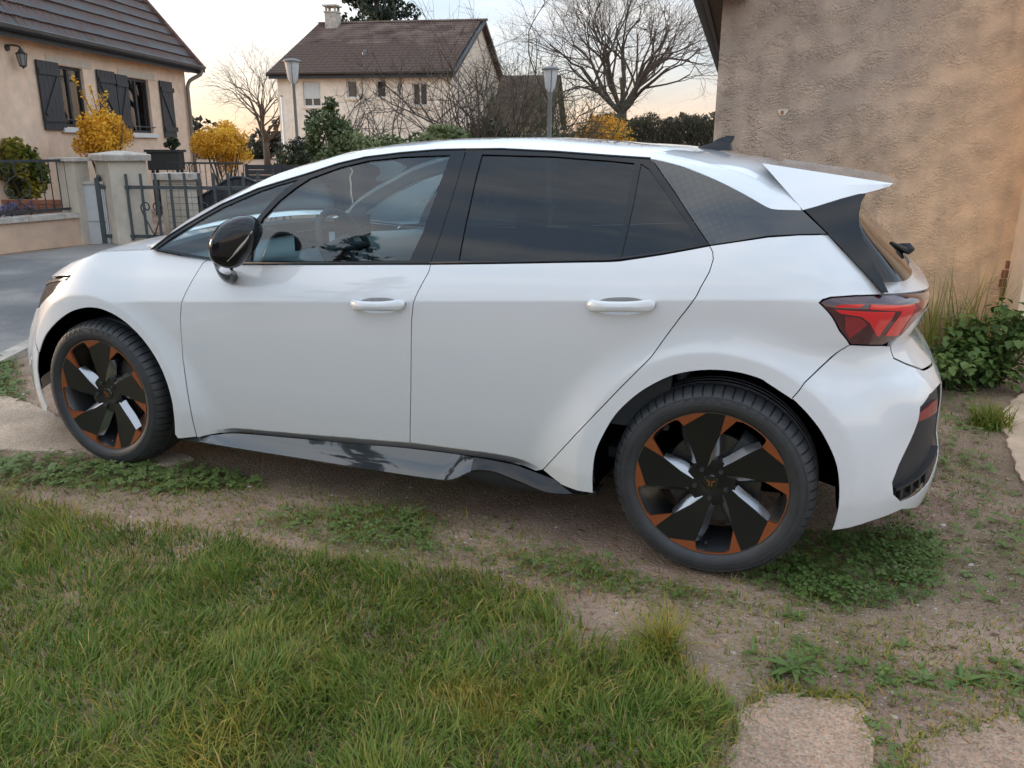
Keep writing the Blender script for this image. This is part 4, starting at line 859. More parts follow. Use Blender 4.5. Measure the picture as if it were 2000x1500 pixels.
# bumper with its vent
vent=[(3.80,.655),(3.60,.668),(3.506,.664),(3.421,.636),(3.375,.542),(3.327,.45),(3.306,.392),(3.316,.345),(3.36,.304),(3.454,.300),(3.559,.318),(3.633,.358),(3.80,.375)]
light_low=TRC['light_low_B']
bump=[(3.213,.862)]+TRC['bump_line_B'][1:]+rarch[-7*NR-1:]+TRC['bump_low_B'][1:3]+[(3.5,.232),(3.7,.205),(SMAX,.20),(SMAX,.70),(3.75,.715),(3.57,.732),(3.47,.77),(3.408,.80),(3.405,.842),(3.355,.849)]
both('rear_bumper',panel_mesh('rear_bumper',PB,bump,holes=[vent+[(3.95,.40),(3.95,.62)]],step=.022,thick=.004,gap=.0016),M_white,car)
vb=both('bumper_vent',panel_mesh('bumper_vent',PB,vent+[(3.95,.40),(3.95,.62)],off=-.022,thick=0,gap=-.012),M_plast,car)
both('reflector',panel_mesh('reflector',PB,[(3.386,.582),(3.42,.612),(3.53,.628),(3.60,.628),(3.575,.588)],off=-.008,thick=.012,gap=0),pm('rear_reflector_red',(.22,.03,.03),.25,coat=.5),vb)
for i in range(4):
    z0=.318+.0*i; s0=3.36+.052*i
    both('vent_fin',panel_mesh('vent_fin',PB,[(s0,.312+.004*i),(s0+.012,.312+.004*i),(s0+.006,.352+.006*i),(s0-.006,.352+.006*i)],off=-.006,thick=.015,gap=0),M_trim,vb)
both('vent_blade',panel_mesh('vent_blade',PB,[(3.33,.352),(3.44,.362),(3.56,.385),(3.66,.42),(3.66,.43),(3.56,.396),(3.44,.372),(3.33,.362)],off=-.002,thick=.02,gap=0),M_trim,vb)
# rear lamp, wrapping into the bar across the tailgate
lightp=TRC['light_B'][:6]+[(3.66,1.0),(3.80,.992),(SMAX,.99),(SMAX,.952),(3.80,.952),(3.60,.940)]+[(3.481,.912)]+light_low[1:5][::-1]
lo=both('tail_light',panel_mesh('tail_light',PB,lightp,off=-.001,thick=.02,gap=.003),M_lensd,car)
def LP(name,px,mat,off): both(name,panel_mesh(name,PB,px,off=off,thick=.003,gap=0,step=.02),mat,lo)
LP('lamp_bar',[(3.123,.988),(3.141,.997),(3.228,.998),(3.208,.987)],M_lensr,.0005)
LP('lamp_arrow',[(3.124,.981),(3.142,.98),(3.342,.966),(3.339,.957),(3.312,.886),(3.301,.889),(3.249,.936),(3.21,.958),(3.141,.969)],M_lensr,.0005)
LP('lamp_arrow',[(3.249,.996),(3.461,.979),(3.459,.972),(3.414,.877),(3.339,.886),(3.375,.965),(3.24,.981)],M_lensr,.0005)
LP('lamp_panel',[(3.469,.982),(3.64,.979),(3.554,.962),(3.439,.875),(3.425,.883)],M_lensm,.0003)
LP('lamp_facet',[(3.155,.96),(3.21,.953),(3.245,.93),(3.20,.885),(3.172,.915)],M_lensm,.0002)
# tailgate below and above the lamp
tg_up=TRC['light_B'][4:6]+[(3.66,1.003),(3.80,.996),(SMAX,.994),(SMAX,1.075),(3.5,1.075),(3.336,1.068)]
tailg=both('tailgate',panel_mesh('tailgate',PB,tg_up,gap=.0015),M_white,car)
tg_lo=[(3.425,.866),(3.483,.909),(3.60,.936),(3.80,.948),(SMAX,.948),(SMAX,.704),(3.75,.719),(3.57,.736),(3.472,.774),(3.412,.802),(3.409,.845)]
both('tailgate_lower_skin',panel_mesh('tailgate_lower_skin',PB,tg_lo,gap=.0015),M_white,tailg)
# ---- greenhouse
dlo=TRC['dlo_top_S']; dg=TRC['doorgap_top_S']; bl=TRC['belt_S']; re_=TRC['rear_edge_S']
def sm(k,n=3): return catmull(TRC[k],n,True).tolist()
tri=[(.373,1.037),(.45,1.085),(.529,1.129),(.612,1.175),(.699,1.218),(.864,1.284),(.95,1.311),(1.043,1.335),(.991,1.301),(.937,1.25),(.886,1.191),(.831,1.121),(.773,1.028),(.649,1.017),(.502,1.028)]
fg=[list(q_) for q_ in TRC['front_glass_S']]
fg=[fg[0]]+fg[1:]
frA=dlo[:10]+[(1.7505,1.4545)]+dg[1:]+bl[:6][::-1][1:-1]
frA=[tuple(a) for a in frA]
fwf=both('window_frame',panel_mesh('window_frame',PS,frA,holes=[tri,fg],off=.002,thick=.02,gap=.0008),M_gblack,fdo)
both('window_glass',panel_mesh('window_glass',PS,fg,off=-.004,thick=0,gap=-.006),M_glass,fdo)
both('quarter_glass',panel_mesh('quarter_glass',PS,tri,off=-.004,thick=0,gap=-.006),M_glass,car)
frB=[(1.7535,1.4545)]+dlo[11:]+re_[1:]+bl[6:-1][::-1]+dg[::-1][:-1]
both('window_frame',panel_mesh('window_frame',PS,frB,holes=[TRC['rear_glass_S'],TRC['fix_glass_S']],off=.002,thick=.02,gap=.0012),M_gblack,rdo)
both('window_glass',panel_mesh('window_glass',PS,TRC['rear_glass_S'],off=-.004,thick=0,gap=-.006),M_tint,rdo)
both('window_glass',panel_mesh('window_glass',PS,TRC['fix_glass_S'],off=-.004,thick=0,gap=-.006),M_tint,rdo)
# rubber seals round the panes and along the waist
def seal(name,P,pts,w_,par,off=.006,mat=M_trim,closed=False):
    c=np.array(pts); X=P(c[:,0],c[:,1]); n=surf_n(P,c[:,0],c[:,1]); n=np.where(n[:,1:2]>0,-n,n); X=X+n*off
    m=MB().tube(np.concatenate([X,X[:1]]) if closed else X,w_,6); both_mb(name,m,mat,par,'full')
seal('waist_seal',PS,bl[3:6],.005,fdo,.004); seal('waist_seal',PS,bl[5:],.005,rdo,.004)
seal('frame_seal',PS,dlo[:11],.004,fdo,.003); seal('frame_seal',PS,dlo[10:],.004,rdo,.003)
# rear black blade behind the doors with its printed dots
sail=re_+TRC['sail_low_S'][1:]+TRC['gate_line_S'][1:2]+[TRC['sail_top_S'][-1]]+TRC['sail_top_S'][::-1][1:-1]
def sailmat():
    m,nt,b=nodes('printed_black_blade'); b.inputs['Roughness'].default_value=.1; b.inputs['Coat Weight'].default_value=1
    tc=nt.nodes.new('ShaderNodeTexCoord'); mp=nt.nodes.new('ShaderNodeMapping'); mp.inputs['Rotation'].default_value=(0,.5,0); mp.inputs['Scale'].default_value=(44,0,50); lnk(nt,tc.outputs['Object'],mp.inputs[0])
    v=nt.nodes.new('ShaderNodeTexVoronoi'); v.inputs['Scale'].default_value=1; v.inputs['Randomness'].default_value=.12; lnk(nt,mp.outputs[0],v.inputs['Vector'])
    sp=nt.nodes.new('ShaderNodeSeparateXYZ'); lnk(nt,tc.outputs['Object'],sp.inputs[0])
    g=nt.nodes.new('ShaderNodeMapRange'); g.inputs[1].default_value=2.86; g.inputs[2].default_value=2.62; g.inputs[3].default_value=.05; g.inputs[4].default_value=.42; lnk(nt,sp.outputs[0],g.inputs[0])
    lt=nt.nodes.new('ShaderNodeMath'); lt.operation='LESS_THAN'; lnk(nt,v.outputs['Distance'],lt.inputs[0]); lnk(nt,g.outputs[0],lt.inputs[1])
    mx=nt.nodes.new('ShaderNodeMixRGB'); mx.inputs[1].default_value=(.010,.011,.013,1); mx.inputs[2].default_value=(.022,.024,.024,1); lnk(nt,lt.outputs[0],mx.inputs[0]); lnk(nt,mx.outputs[0],b.inputs['Base Color'])
    return m
both('rear_pillar_blade',panel_mesh('rear_pillar_blade',PS,sail,off=.002,thick=.02,gap=.0012),sailmat(),car)
wing=TRC['gate_line_S']+TRC['gate_dark_rear_S'][::-1]+TRC['spoil_low_S'][1:4][::-1]
both('tailgate_winglet',panel_mesh('tailgate_winglet',PS,wing,off=.002,thick=.03,gap=.0012),M_gblack,tailg)
# ---- roof skin
_e=np.array(dlo[:-1]+TRC['sail_top_S']+TRC['spoil_low_S'][2:]); _E=PS(_e[:,0],_e[:,1])
_E=np.concatenate([[[.20,-.83,1.015]],_E,[[3.275,-.60,1.362]]])
EX=_E[:,0]; 
HX=[.2,.32,.5,.7,.9,1.1,1.3,1.5,1.75,2.0,2.25,2.5,2.65,2.8,2.95,3.1,3.2,3.27]
HV=[.004,.036,.043,.034,.044,.047,.031,.03,.029,.028,.027,.027,.047,.087,.102,.03,.0,-.006]
def roofP(x,t,dz=0.):
    x=np.asarray(x,float); t=np.asarray(t,float); x,t=np.broadcast_arrays(x,t)
    z1=ip(np.clip(x,EX[0],EX[-1]),EX,_E[:,2]); y1=-ip(np.clip(x,EX[0],EX[-1]),EX,_E[:,1])
    m_=np.interp(x,[.3,.7,1.2,1.6,2.5,3.3],[14,14,9,6,6,6]); bb=ip(np.clip(x,.2,3.3),[.2,.32,.9,1.3,1.7,2.6,3.0,3.3],[.03,.055,.05,.035,.022,.02,.02,.012])
    z=z1+ip(np.clip(x,.2,3.27),HX,HV)*(1-np.abs(t)**m_)+bb*(1-t*t)
    return np.stack([x,t*y1,z+dz],-1)
def roof_patch(name,x0,x1,t0,t1,nx,nt_,mat,par,under=0.):
    tt=np.linspace(t0,t1,nt_); G=[]
    for i in range(nx):
        a=i/(nx-1); xs=np.array([x0(t)*(1-a)+x1(t)*a for t in tt]); G.append(roofP(xs,tt))
    G=np.array(G); m=MB(); m.grid(G)
    if under:
        # turned edge along the outer (t0) side and a closing underside
        U=G.copy(); U[:,:,2]-=under; b=len(m.v); m.grid(U[:,::-1])
        for e0,e1 in ((G[:,0],U[:,0]),(G[:,-1],U[:,-1])): m.grid(np.stack([e0,e1],1))
        for e0,e1 in ((G[0],U[0]),(G[-1],U[-1])): m.grid(np.stack([e0,e1],1))
    return m.build(name,mat,par,smooth=40)
TI=.86
spl=lambda t: 2.835+.135*abs(t)**3.0           # joint between roof and spoiler
rail=lambda s_: roof_patch('roof_rail',lambda t:.20+.15*max(0,(abs(t)-TI)/(1-TI)),lambda t:spl(t)-.002,-1*s_,-TI*s_,170,14,M_white,car,.012)
rail(1); rail(-1)
hdr=lambda t:1.30-.12*t*t
roof_patch('roof_panel',hdr,lambda t:spl(t)-.002,-TI+.002,TI-.002,90,36,M_white,car,.012)
roof_patch('windscreen',lambda t:.29-.02*(1-t*t),lambda t:hdr(t)-.003,-TI+.003,TI-.003,40,24,M_wscr,car)
# spoiler: two side facets and a flat top meeting in a crisp edge, thin trailing edge
def spl_pts(n=14):
    a=np.linspace(0,1,n)[:,None]
    Lo=np.array([2.972,-.708,1.2755])*(1-a)+np.array([3.226,-.622,1.352])*a
    Up=np.array([2.820,-.552,1.4165])*(1-a)+np.array([3.233,-.612,1.3605])*a
    return Lo,Up
Lo,Up=spl_pts(); n_=len(Lo)
top=[]; 
for i in range(n_):
    a=i/(n_-1); x0,y0,z0=Up[i]; xc=2.838*(1-a)+3.268*a; zcn=(roofP(2.838,0.)[2])*(1-a)+1.353*a
    top.append([(x0+(xc-x0)*(1-t*t),-y0*t,z0+(zcn-z0)*(1-abs(t)**2.2)) for t in np.linspace(-1,1,33)])
top=np.array(top); m=MB(); m.grid(top)
for sg in (1,-1):
    f_=np.array([1,sg,1]); m.grid(np.stack([Lo*f_,(Lo*.5+Up*.5)*f_+np.array([0,-.006*sg,.002]),Up*f_],1)); lo2=Lo*f_+np.array([0,.03*sg,-.004]); m.grid(np.stack([Lo*f_,lo2],1))
tr=top[-1]; tr2=tr-np.array([.004,0,.010]); m.grid(np.stack([tr,tr2],1)); m.grid(np.stack([tr2,tr2*np.array([1,.96,1])-np.array([.16,0,-.004])],1))
m.build('spoiler',M_white,tailg[0],12)
m=MB(); m.grid([tr2-np.array([.006,0,.001]),tr2*np.array([1,.97,1])-np.array([.03,0,.012]),tr2*np.array([1,.95,1])-np.array([.17,0,-.0])]); m.build('spoiler_lip',M_trim,tailg[0],'full')
# rear screen
G=[]
for z in np.linspace(1.06,1.305,16):
    yl=-.70+.20*(z-1.06)-.02; xl=ip(z,[1.03,1.11,1.171,1.222,1.264,1.3,1.36],[3.235,3.19,3.16,3.135,3.125,3.12,3.11]); xc=ip(z,[1.0,1.05,1.12,1.2,1.3,1.4],[3.385,3.355,3.29,3.205,3.12,3.06])
    row=[]
    for k in range(33):
        a=-math.pi/2+math.pi*k/32; cx=abs(math.cos(a))**(2/3.2); sy=np.sign(math.sin(a))*abs(math.sin(a))**(2/3.2)
        row.append((xl+(xc-xl)*cx,-yl*sy if False else yl*(-sy),z))
    G.append(row)
MB().grid(G).build('rear_screen',M_tint,tailg[0],'full')
m=MB(); m.tube([(3.30,-.04,1.10),(3.345,-.05,1.098),(3.36,-.05,1.085)],[.012,.022,.016],8); m.tube([(3.345,-.05,1.09),(3.27,-.28,1.14)],[.010,.005],6); m.build('rear_wiper',M_plast,tailg[0],'full')
# shark-fin aerial
prof=[(2.50,1.466),(2.555,1.482),(2.596,1.503),(2.628,1.512),(2.66,1.513),(2.648,1.49),(2.655,1.455),(2.50,1.455)]
m=MB(); n=len(prof); v=[]
for wy in (-1,-.6,.6,1):
    for (x,z) in prof: v.append((2.60+(x-2.60)*(1-.12*abs(wy)),wy*.022*(1-.75*np.clip((z-1.455)/.06,0,1)),1.455+(z-1.455)*(1-.25*(abs(wy)==1))))
f=[(i*n+k,i*n+(k+1)%n,(i+1)*n+(k+1)%n,(i+1)*n+k) for i in range(3) for k in range(n)]+[tuple(range(n)),tuple(range(3*n,4*n))]
m.add(v,f); m.build('roof_aerial',M_gblack,car,30)
# ---- door mirrors
cM=np.array([.86,-.99,1.1]); e1=np.array([.76,.65,0]); dM=np.array([-.65,.76,0])
om=catmull([(.054,.097),(.092,.104),(.124,.101),(.151,.081),(.16,.049),(.154,.021),(.13,-.024),(.098,-.059),(.066,-.09),(.031,-.098),(-.006,-.089),(-.034,-.068),(-.045,-.043),(-.043,.002),(-.029,.035),(.005,.073)],3,True)
oc=om.mean(0); G=[]
for k in range(17):
    a=-math.pi/2+math.pi*k/16; sc=max(.02,math.cos(a))**.5; dd=.072*math.sin(a)
    sh=np.array([.012*math.sin(a),0]); P2=oc+sh+(om-oc)*sc
    row=[cM+e1*u+np.array([0,0,1.])*v+dM*dd for u,v in P2]; row.append(row[0]); G.append(row)
mm_=MB().grid(G); mm_.add([q_ for q_ in G[0][:-1]],[tuple(range(len(G[0])-1))]); mm_.add([q_ for q_ in G[-1][:-1]],[tuple(range(len(G[-1])-1))]); mir=both_mb('mirror_housing',mm_,M_gblack,fdo,'full')
st=MB(); foot=np.array([.775,-.862,.955])
Gs=[]
for k in range(9):
    a=k/8; base=cM+e1*(0.0)+np.array([0,0,-.075]); c0=foot*(1-a)+base*a+np.array([0,-.012*math.sin(a*math.pi),-.012*math.sin(a*math.pi)])
    rw,rh=.046-.008*math.sin(a*math.pi),.040+.012*a
    row=[c0+np.array([math.cos(b_)*rw,-math.sin(b_)*rh*.4,math.sin(b_)*rh]) for b_ in np.linspace(0,2*np.pi,15)]; Gs.append(row)
both_mb('mirror_arm',st.grid(Gs),M_gblack,fdo,'full')
# turn signal strip along the housing
strip=[cM+e1*u+np.array([0,0,1.])*v-dM*dd for u,v,dd in [(.018,-.062,.062),(.05,-.03,.069),(.085,.008,.068),(.118,.05,.058)]]
both_mb('mirror_indicator',MB().tube(catmull(strip,4),[.004]*5+[.0055]*7+[.004],6),pm('indicator_lens',(.30,.27,.22),.15,coat=1),mir,'full')
# ---- side skirt
ux=np.linspace(.44,2.33,110)
zt_=ip(ux,[.44,.52,.60,.70,1.0,1.35,1.6,1.9,2.02,2.11,2.22,2.34],[.204,.212,.226,.246,.266,.285,.300,.306,.301,.284,.262,.256])
zl_=ip(ux,[.44,1.0,1.72,1.765,1.80,1.84,1.88,1.94,2.05,2.19,2.34],[.193,.199,.2075,.212,.224,.248,.268,.274,.254,.224,.243])
zl_=np.minimum(zl_,zt_-.008); G=[]
for i in range(len(ux)):
    dpt=np.clip((zt_[i]-zl_[i])/.09,0,1); yt=-.838-.012*(1-dpt); yo=-.868-.016*dpt; row=[]
    for k in range(7):
        t=k/6; row.append((ux[i],yt*(1-t)+yo*t,zt_[i]*(1-t)+zl_[i]*t-.004*math.sin(t*math.pi)*dpt))
    row.append((ux[i],yo+.004,zl_[i]-.007)); row.append((ux[i],yo+.12,zl_[i]-.005)); G.append(row)
ks=int(np.searchsorted(ux,1.845)); both_mb('side_skirt',MB().grid(G[:ks+1]),M_skirt,car,50); both_mb('skirt_tail',MB().grid(G[ks:]),M_gblack,car,50)
x_=np.linspace(1.84,2.36,30); G=[]
zb=np.interp(x_,[1.84,1.9,2.0,2.15,2.36],[.21,.20,.195,.20,.235])
for x,z0 in zip(x_,zb):
    zt=np.interp(x,ux,zl_); G.append([(x,-.862,zt+.01),(x,-.868,min(zt-.002,z0+.02)),(x,-.84,min(zt-.004,z0)),(x,-.74,min(zt-.004,z0))])
both_mb('skirt_insert',MB().grid(G),M_plast,car,'full')
# ---- inner shell, floor and wheel housings
cir=lambda cx,a0,a1,n: [(cx+.452*math.cos(R(a)),.349+.452*math.sin(R(a))) for a in np.linspace(a0,a1,n)]
inner=[(SMIN,.26),(-.6,.26)]+cir(0,192,-14,22)+cir(2.767,194,-14,22)+[(3.25,.30),(SMAX,.30),(SMAX,1.0),(3.3,1.0),(2.8,1.12),(2.4,1.07),(1.7,1.02),(.7,.985),(.2,.99),(-.15,.96),(-.4,.86),(-.8,.76),(SMIN,.74)]
both('inner_shell',panel_mesh('inner_shell',PB,inner,off=-.03,thick=0,gap=0,step=.06,extra=False),M_dark,car)
m=MB(); m.box((-.46,-.62,.25),(3.10,.66,.27)); m.build('floor_pan',M_dark,car)
for cx in (0.,2.767):
    pr=[(.435,-.86),(.435,-.50),(.02,-.50)]
    for sgn in (1,-1):
        m=MB(); a0=np.linspace(R(-12 if cx<1 else -14),R(207 if cx<1 else 194),40); G=[[(cx+r_*math.cos(a),h*sgn*(1-.10*max(0,math.cos(a)*(1 if cx>1 else -1))),.349+r_*math.sin(a)) for r_,h in [(.436,-.80),(.430,-.72),(.425,-.52),(.02,-.52)]] for a in a0]
        m.grid(G).build('wheel_housing',M_plast if False else M_dark,car,'full')
# ---- cabin
m=MB(); G=[]
for x,z in [(.22,.99),(.45,1.0),(.70,1.015),(.86,1.03),(.93,1.0),(.95,.9),(.9,.72)]:
    G.append([(x+.05*abs(t)**2,t*.74,z-.03*abs(t)**3) for t in np.linspace(-1,1,17)])
m.grid(G).build('dashboard',M_intl,car,'full')
m=MB(); m.box((.86,-.52,1.0),(.88,-.28,1.10)); m.build('instrument_screen',M_gblack,car)
m=MB(); m.box((.84,-.17,.98),(.86,.13,1.13)); m.build('centre_screen',M_gblack,car)
# steering wheel
a=np.linspace(0,2*np.pi,37); tl=R(25); c=np.array([1.03,-.37,1.02])
pt=lambda r_,t: c+np.array([math.sin(tl)*r_*math.sin(t)*-1,r_*math.cos(t),math.cos(tl)*r_*math.sin(t)])
sw=MB().tube([pt(.178,t) for t in a],.016,8,False).build('steering_wheel',M_int,car,'full')
m=MB()
for t in (R(180),R(0),R(-90)): m.tube([pt(.02,t),pt(.175,t)],[.03,.014],6)
m.lathe([(0,-.03),(.06,-.025),(.065,0),(.0,.02)],16,'y'); 
m2=MB().tube([pt(.0,0),c+np.array([-.2,0,-.06])],[.04,.04],8)
m3=MB()
for t in (R(180),R(0),R(-90)): m3.tube([pt(.0,t),pt(.175,t)],[.034,.016],6)
m3.tube([c+np.array([.02,0,.01]),c+np.array([-.2,0,-.08])],[.06,.045],10)
m3.build('wheel_spokes',M_int,sw,'full')
def seat(x,y,wd,name):
    s_=MB(); G=[]
    for (px,pz,th) in [(-.28,.50,.10),(-.05,.53,.12),(.17,.52,.12),(.24,.60,.11),(.30,.80,.10),(.37,1.02,.08),(.40,1.10,.05)]:
        row=[]
        for k in range(13):
            an=2*math.pi*k/12; row.append((x+px+th*.5*math.sin(an)*.9,y+wd*np.sign(math.cos(an))*abs(math.cos(an))**.5,pz+th*.4*math.sin(an)))
        G.append(row)
    m=MB().grid(G); st_=m.build(name,M_intl,car,'full')
    h=MB(); G=[]
    for k in range(9):
        a=-math.pi/2+math.pi*k/8; sc=max(.05,math.cos(a))**.5
        G.append([(x+.42+.045*sc*math.cos(b),y+.13*math.sin(a),1.18+.075*sc*math.sin(b)) for b in np.linspace(0,2*np.pi,13)])
    h.grid(G); h.tube([(x+.41,y-.05,1.05),(x+.42,y-.05,1.15)],.008,5); h.tube([(x+.41,y+.05,1.05),(x+.42,y+.05,1.15)],.008,5); h.build('headrest',M_intl,st_,'full')
seat(1.50,-.37,.25,'front_seat'); seat(1.50,.37,.25,'front_seat'); seat(2.35,-.38,.27,'rear_seat'); seat(2.35,.38,.27,'rear_seat')
m=MB(); m.box((.9,-.62,.3),(2.9,.62,.34)); m.build('cabin_floor',M_int,car)
both_mb('door_card',MB().box((.65,-.80,.5),(2.6,-.775,.99)),M_int,car)
m=MB(); m.add([(.95+.0,-.56,1.37),(2.7,-.56,1.40),(2.7,.56,1.40),(.95,.56,1.37)],[(0,1,2,3)]); 
roofP_in=[[roofP(x,t,-.03).tolist() for t in np.linspace(-.93,.93,15)] for x in np.linspace(1.2,2.9,12)]
MB().grid(roofP_in).build('headliner',M_intl,car,'full')
# ---- wheels
WR=.349
def wheel_parts(par):
    # tyre: local frame, y axis = axle, outer face towards -y, origin at outer rim plane
    prof=[(.258,.012),(.262,-.002),(.270,-.010),(.285,-.017),(.305,-.018),(.322,-.012),(.333,-.001),(.340,.010),(.3455,.022),(.348,.035)]
    for y_ in (.06,.065,.075,.080): prof.append((.349 if y_ in (.06,.080) else .341,y_))
    prof+=[(.3495,.10),(.341,.103),(.341,.112),(.3495,.115),(.349,.135),(.341,.138),(.341,.147),(.349,.150),(.348,.185),(.340,.205),(.32,.222),(.285,.226),(.25,.2)]
    angs=[]; 
    for k in range(62):
        for t_,g_ in ((0,0),(.42,0),(.80,0),(.83,1),(.97,1)): angs.append(((k+t_)*2*math.pi/62,g_))
    n=len(angs); v=[]; m_=len(prof)
    for an,g_ in angs:
        for i,(r_,h) in enumerate(prof):
            g=0
            if g_ and i in (7,8,9,10): g=.0075
            elif g_ and i==6: g=.004
            v.append(((r_-g)*math.cos(an),h+(.003 if g_ and i in (6,7) else 0),(r_-g)*math.sin(an)))
    f=[(k*m_+i,((k+1)%n)*m_+i,((k+1)%n)*m_+i+1,k*m_+i+1) for k in range(n) for i in range(m_-1)]
    ty=MB().add(v,f).build('tyre',M_rub,par,38)
    # raised sidewall ribs
    rb=MB()
    for r_ in (.292,.3185): rb.lathe([(r_-.0012,-.0165),(r_,-.0195 if r_<.31 else -.0155),(r_+.0012,-.0165)],120)
    rb.build('sidewall_rib',M_rub,par,'full')
    return ty
_letters={}
def letter_mesh(ch):
    if ch not in _letters:
        cu=bpy.data.curves.new('letter','FONT'); cu.body=ch; cu.size=.034; cu.extrude=.0009; cu.align_x='CENTER'; o=bpy.data.objects.new('letter',cu); COL.objects.link(o)
        dg=bpy.context.evaluated_depsgraph_get(); me=bpy.data.meshes.new_from_object(o.evaluated_get(dg)); bpy.data.objects.remove(o); bpy.data.curves.remove(cu); me.materials.clear(); me.materials.append(M_letter); _letters[ch]=me
    return _letters[ch]
M_letter=pm('raised_rubber_letter',(.045,.046,.048),.5)
def sidewall_text(par,rot):
    for k,(ch,deg) in enumerate(zip('GOODYEAR',(108,101.5,95,88.5,77,70.5,64,57.5))):
        o=bpy.data.objects.new('sidewall_letter',letter_mesh(ch)); COL.objects.link(o); o.parent=par; a=R(deg+rot); r_=.2935
        o.matrix_local=Matrix.Translation((r_*math.cos(a),-.0178,r_*math.sin(a)))@Matrix.Rotation(-(a-math.pi/2),4,'Y')@Matrix.Rotation(math.pi/2,4,'X')
def P2(r_,deg): return (r_*math.cos(R(deg)),r_*math.sin(R(deg)))
def dish(r_): return .030*(1-min(1,r_/.262))**1.0
def face(poly2,name,mat,par,y0=0.,depth=.03,dish_on=True,step=.012,bev=True):
    poly2=clean(poly2,.0008); B=dens(poly2,step); mn,mx_=B.min(0),B.max(0)
    gx,gz=np.meshgrid(np.arange(mn[0],mx_[0],.02),np.arange(mn[1],mx_[1],.02)); G=np.stack([gx.ravel(),gz.ravel()],1); G=G[inpoly(G,B)]
    if len(G):
        d=np.min(np.hypot(G[:,None,0]-B[None,:,0],G[:,None,1]-B[None,:,1]),axis=1); G=G[d>.006]
    vin=[Vector(p_) for p_ in B]+[Vector(p_) for p_ in G.tolist()]
    vo,eo,fo,*_=delaunay_2d_cdt(vin,[(i,(i+1)%len(B)) for i in range(len(B))],[],0,1e-6)
    vo=np.array([tuple(p_) for p_ in vo]); fo=np.array([t for t in fo if len(t)==3]); fo=fo[inpoly(vo[fo].mean(1),B)]
    V=[(x,y0+(dish(math.hypot(x,z)) if dish_on else 0),z) for x,z in vo]; F=[tuple(map(int,t)) for t in fo]
    m=MB().add(V,F); nb=len(B)
    Bi=[(x,y0+(dish(math.hypot(x,z)) if dish_on else 0),z) for x,z in B]; b=len(m.v)
    m.v+= [tuple(map(float,t)) for t in Bi]+[(float(x),float(y+depth),float(z)) for x,y,z in Bi]
    m.f+= [(b+i,b+(i+1)%nb,b+nb+(i+1)%nb,b+nb+i) for i in range(nb)]
    # orient the face towards -y
    me=m.mesh(name,30,True); return link(name,me,mat,par)
def arc(r_,d0,d1,n=6): return [P2(r_,d0+(d1-d0)*i/n) for i in range(n+1)]
